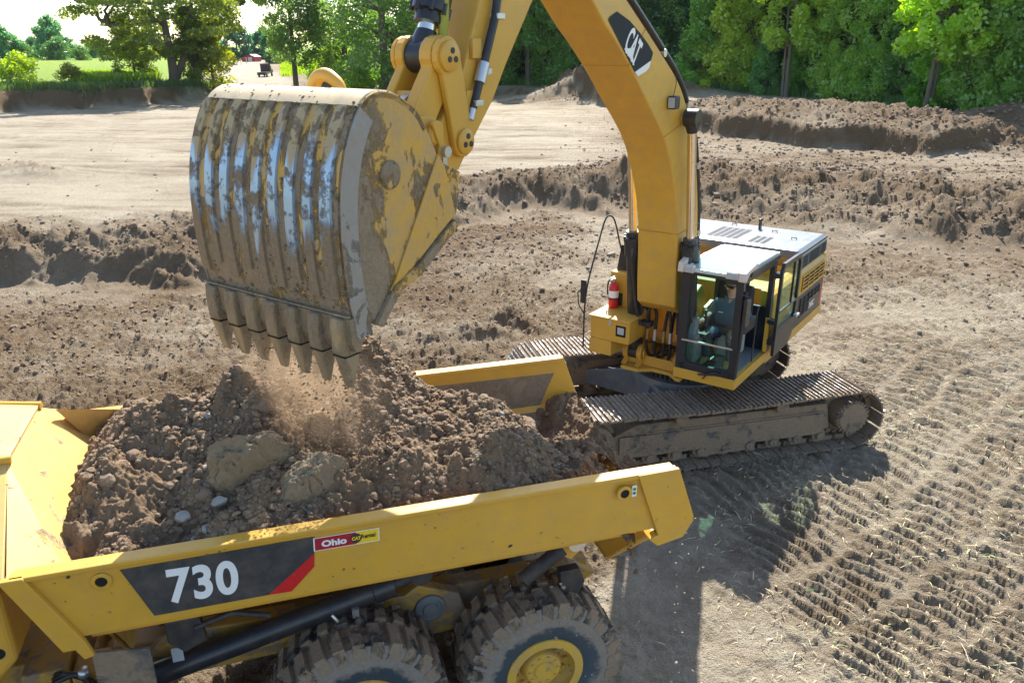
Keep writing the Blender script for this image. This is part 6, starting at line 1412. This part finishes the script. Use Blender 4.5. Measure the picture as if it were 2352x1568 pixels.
pb = skin_body('body', NB, ED, 2, pe, [M['skin'], M['shirt'], M['jeans']], pm)
hx, hz_ = .03, .785
# turn the head a little towards the operator's right by building the face along that direction
FD = Vector((math.cos(R(-18)), math.sin(R(-18)), -.06)).normalized(); SDv = Vector((-FD.y, FD.x, 0)); HC = Vector((hx, 0, hz_))
b = MB(); b.add([HC + FD * .098 + Vector((0, 0, .028)), HC + FD * .098 + SDv * .014 + Vector((0, 0, -.022)), HC + FD * .128 + Vector((0, 0, -.018)), HC + FD * .098 - SDv * .014 + Vector((0, 0, -.022))], [(0, 1, 2), (0, 2, 3), (1, 3, 2)], True)
b.build('nose', M['skin'], pe, .004)
b = MB(); b.tube([HC + FD * .092 + SDv * .028 + Vector((0, 0, -.052)), HC + FD * .102 + Vector((0, 0, -.050)), HC + FD * .092 - SDv * .028 + Vector((0, 0, -.052))], .007, 6); b.build('mouth', plain('lips', (.34, .13, .10), .5), pe)
for sg in (1, -1):
    b = MB(); b.lathe([(-.012, .004), (-.012, .03), (.0, .034), (.012, .028), (.014, .004)], HC + SDv * sg * .098 - FD * .005 + Vector((0, 0, .0)), SDv * sg, 14); b.build('ear', M['skin'], pe)
b = MB()
for sg in (1, -1): b.prism([(.008, -.018), (.058, -.012), (.062, .016), (.006, .020)], 0, .006); 
b = MB(); b.strip([[HC + FD * (.104 - .03 * abs(q) ** 2) + SDv * (.078 * q) + Vector((0, 0, z + .015)) for q in (-1, -.6, -.25, 0, .25, .6, 1)] for z in (.018, -.028)]); 
b.tube([HC + FD * .07 + SDv * .085 + Vector((0, 0, .022)), HC - FD * .02 + SDv * .1 + Vector((0, 0, .02))], .005, 5); b.tube([HC + FD * .07 - SDv * .085 + Vector((0, 0, .022)), HC - FD * .02 - SDv * .1 + Vector((0, 0, .02))], .005, 5)
b.build('sunglasses', plain('dark_sunglasses', (.008, .008, .009), .15), pe)
b = MB(); cap_c = HC + Vector((-.01, 0, .02)); b.lathe([(.025, .098), (.055, .094), (.085, .072), (.105, .035), (.11, .001)], cap_c, (0, 0, 1), 20); b.build('hair', plain('short_brown_hair', (.06, .045, .035), .8), pe)
for sg in (1, -1):
    b = MB(); b.lathe([(0, .03), (.005, .038), (.025, .036), (.03, .02), (.03, .001)], HC + SDv * sg * .095 + Vector((0, 0, .01)), SDv * sg, 14); b.build('headset_cup', M['blackmatt'], pe)
b = MB(); b.tube([HC + SDv * .11 + Vector((0, 0, .02)), HC + SDv * .09 + Vector((0, 0, .10)), HC + Vector((0, 0, .135)), HC - SDv * .09 + Vector((0, 0, .10)), HC - SDv * .11 + Vector((0, 0, .02))], .009, 6); b.build('headset_band', M['blackmatt'], pe)
for sg in (1, -1):
    b = MB(); b.add([(.06, 0 + sg * .01, .60), (.10, sg * .015, .545), (.10, sg * .085, .56), (.02, sg * .10, .62)], [(0, 1, 2, 3)]); b.build('collar', M['shirt'], pe)
b = MB(); b.box((.185, -.12, .40), (.195, -.05, .412)); b.build('name_patch', M['white'], pe)
for y_ in (-.13, .20):
    b = MB(); x0 = .46 if y_ < 0 else .44; b.prism([(x0, -.36), (x0 + .27, -.36), (x0 + .28, -.32), (x0 + .2, -.28), (x0 + .12, -.20), (x0, -.20)], y_ - .05, y_ + .05); b.build('boot', M['boot'], pe, .025, 3)

# ================================================================== far things
x, y = at_g(600, 140); z0 = gz(x, y)
tr = empty('flatbed_truck', (x, y, z0), R(4)); tr.scale = (.72, .72, .8); tag(tr, 'small dark flatbed truck parked on the dirt haul road, seen from behind', 'truck')
DK = plain('dark_vehicle_paint', (.018, .016, .022), .4); DR = plain('dark_red_panel', (.05, .018, .022), .5)
b = MB(); b.box((-1.05, -2.2, .75), (1.05, 2.0, .95)); b.box((-.45, -2.1, .5), (.45, 3.4, .75)); b.build('flatbed', DK, tr, .04)
b = MB(); b.prism([(2.0, .7), (2.0, 2.15), (3.3, 2.1), (3.8, 1.4), (5.0, 1.35), (5.1, .7)], -.98, .98, 'x'); cbn = b.build('cab', DK, tr, .08, 3)
b = MB(); b.box((-.7, 1.985, 1.5), (.7, 1.998, 2.0)); b.build('rear_window', M['lens'], cbn)
b = MB(); b.box((-1.1, 1.75, .95), (1.1, 1.85, 2.4)); b.box((-.62, 1.74, 1.95), (.62, 1.748, 2.12)); b.build('headache_rack', DR, tr, .03)
b = MB(); b.box((-1.08, -2.32, .45), (1.08, -2.2, .72)); b.build('rear_bumper', DK, tr, .02)
for sx in (-1, 1):
    for yy in (-1.2, 4.0):
        b = MB(); b.lathe([(-.16, .1), (-.16, .40), (-.12, .46), (.12, .46), (.16, .40), (.16, .1)], (sx * .85, yy, .46), (1, 0, 0), 24); wl = b.build('wheel', M['rubber'], tr, sharp=40)
        b = MB(); b.lathe([(.0, .001), (.0, .25), (.02, .25), (.02, .001)], (sx * 1.0, yy, .46), (sx, 0, 0), 18); b.build('rim', M['silver'], wl)
    b = MB(); b.box((sx * .95 - .1, -2.335, .55), (sx * .95 + .1, -2.32, .66)); b.build('tail_light', M['lens'] if sx > 0 else M['red'], tr)
x, y = at_g(571, 262); z0 = gz(x, y)
sh = empty('red_shed', (x, y, z0), R(-8)); sh.scale = (.62, .62, .62); tag(sh, 'small red shed at the far end of the haul road between two dark trees', 'shed')
b = MB(); b.prism([(-2.3, 0), (2.3, 0), (2.3, 2.3), (0, 3.3), (-2.3, 2.3)], 0, 7, 'y'); b.box((-4.6, 1, 0), (-2.3, 6, 2.0)); b.build('wall', plain('barn_red', (.28, .03, .03), .7), sh)
b = MB(); b.add([(-2.6, -.2, 2.25), (0, -.2, 3.42), (0, 7.2, 3.42), (-2.6, 7.2, 2.25), (2.6, -.2, 2.25), (2.6, 7.2, 2.25)], [(0, 1, 2, 3), (1, 4, 5, 2)]); b.build('roof', plain('rusty_red_roof', (.30, .10, .08), .6), sh)
b = MB(); b.box((-1, -.03, 0), (1, .0, 2.0)); b.build('door', plain('white_door', (.5, .45, .43), .6), sh)
for i, (px, r_, lb) in enumerate(((530, 225, 'pale marker stake at the left end of the row across the far road'), (549, 222, 'pale marker stake left of the red shed'), (562, 228, 'pale marker stake nearest the red shed'))):
    x, y = at_g(px, r_); st_ = empty('marker_stake', (x, y, gz(x, y))); tag(st_, lb, 'stake', 'marker stakes across the far road')
    b = MB(); b.box((-.08, -.05, 0), (.08, .05, 1.7)); b.build('post', plain('pale_wood', (.5, .42, .33), .8), st_)
    b = MB(); b.box((-.1, -.06, 1.3), (.1, .06, 1.6)); b.build('ribbon', plain('orange_ribbon', (.7, .2, .05), .6), st_)
# mud and straw lying on top of the near crawler track
n = 2600; a_ = rng.uniform(-UH - .3, UH, n); b_ = 1.41 + rng.uniform(-.44, .46, n)
k_ = (fbm(a_ * 1.3, b_ * 2.2, 401, 4) + .15 * (np.abs(b_ - 1.41) > .3)) > .02; a_, b_ = a_[k_], b_[k_]
Pm = np.stack([a_, b_, 1.035 + 0 * a_ - .05 * np.cos(a_ / UH * 1.4)], 1); U4 = np.array(EM @ UR); Pm = Pm @ U4[:3, :3].T + U4[:3, 3]
tag(clods('track_mud', Pm, .012 + .035 * rng.random(len(Pm)) ** 3, [M['clod'], M['loam']], flat=.6, mi=(rng.random(len(Pm)) < .5).astype(int)), 'crumbs of mud lying on top of the near crawler track', 'mud', kind='stuff')
# ------------------------------------------------------------------ thin summer haze
mb = MB(); mb.box((-420, -60, -1.5), (420, 620, 75)); hz = mb.build('haze', [])
t = NT('haze_air'); t.t.nodes.remove(t.b); pv = t.n('ShaderNodeVolumePrincipled'); pv.inputs['Color'].default_value = (.80, .92, 1, 1); pv.inputs['Density'].default_value = .00006; pv.inputs['Anisotropy'].default_value = .1
t.l(pv.outputs[0], t.out.inputs['Volume']); hz.data.materials.append(t.m); tag(hz, 'thin bluish summer haze over the whole site', 'haze', kind='stuff')
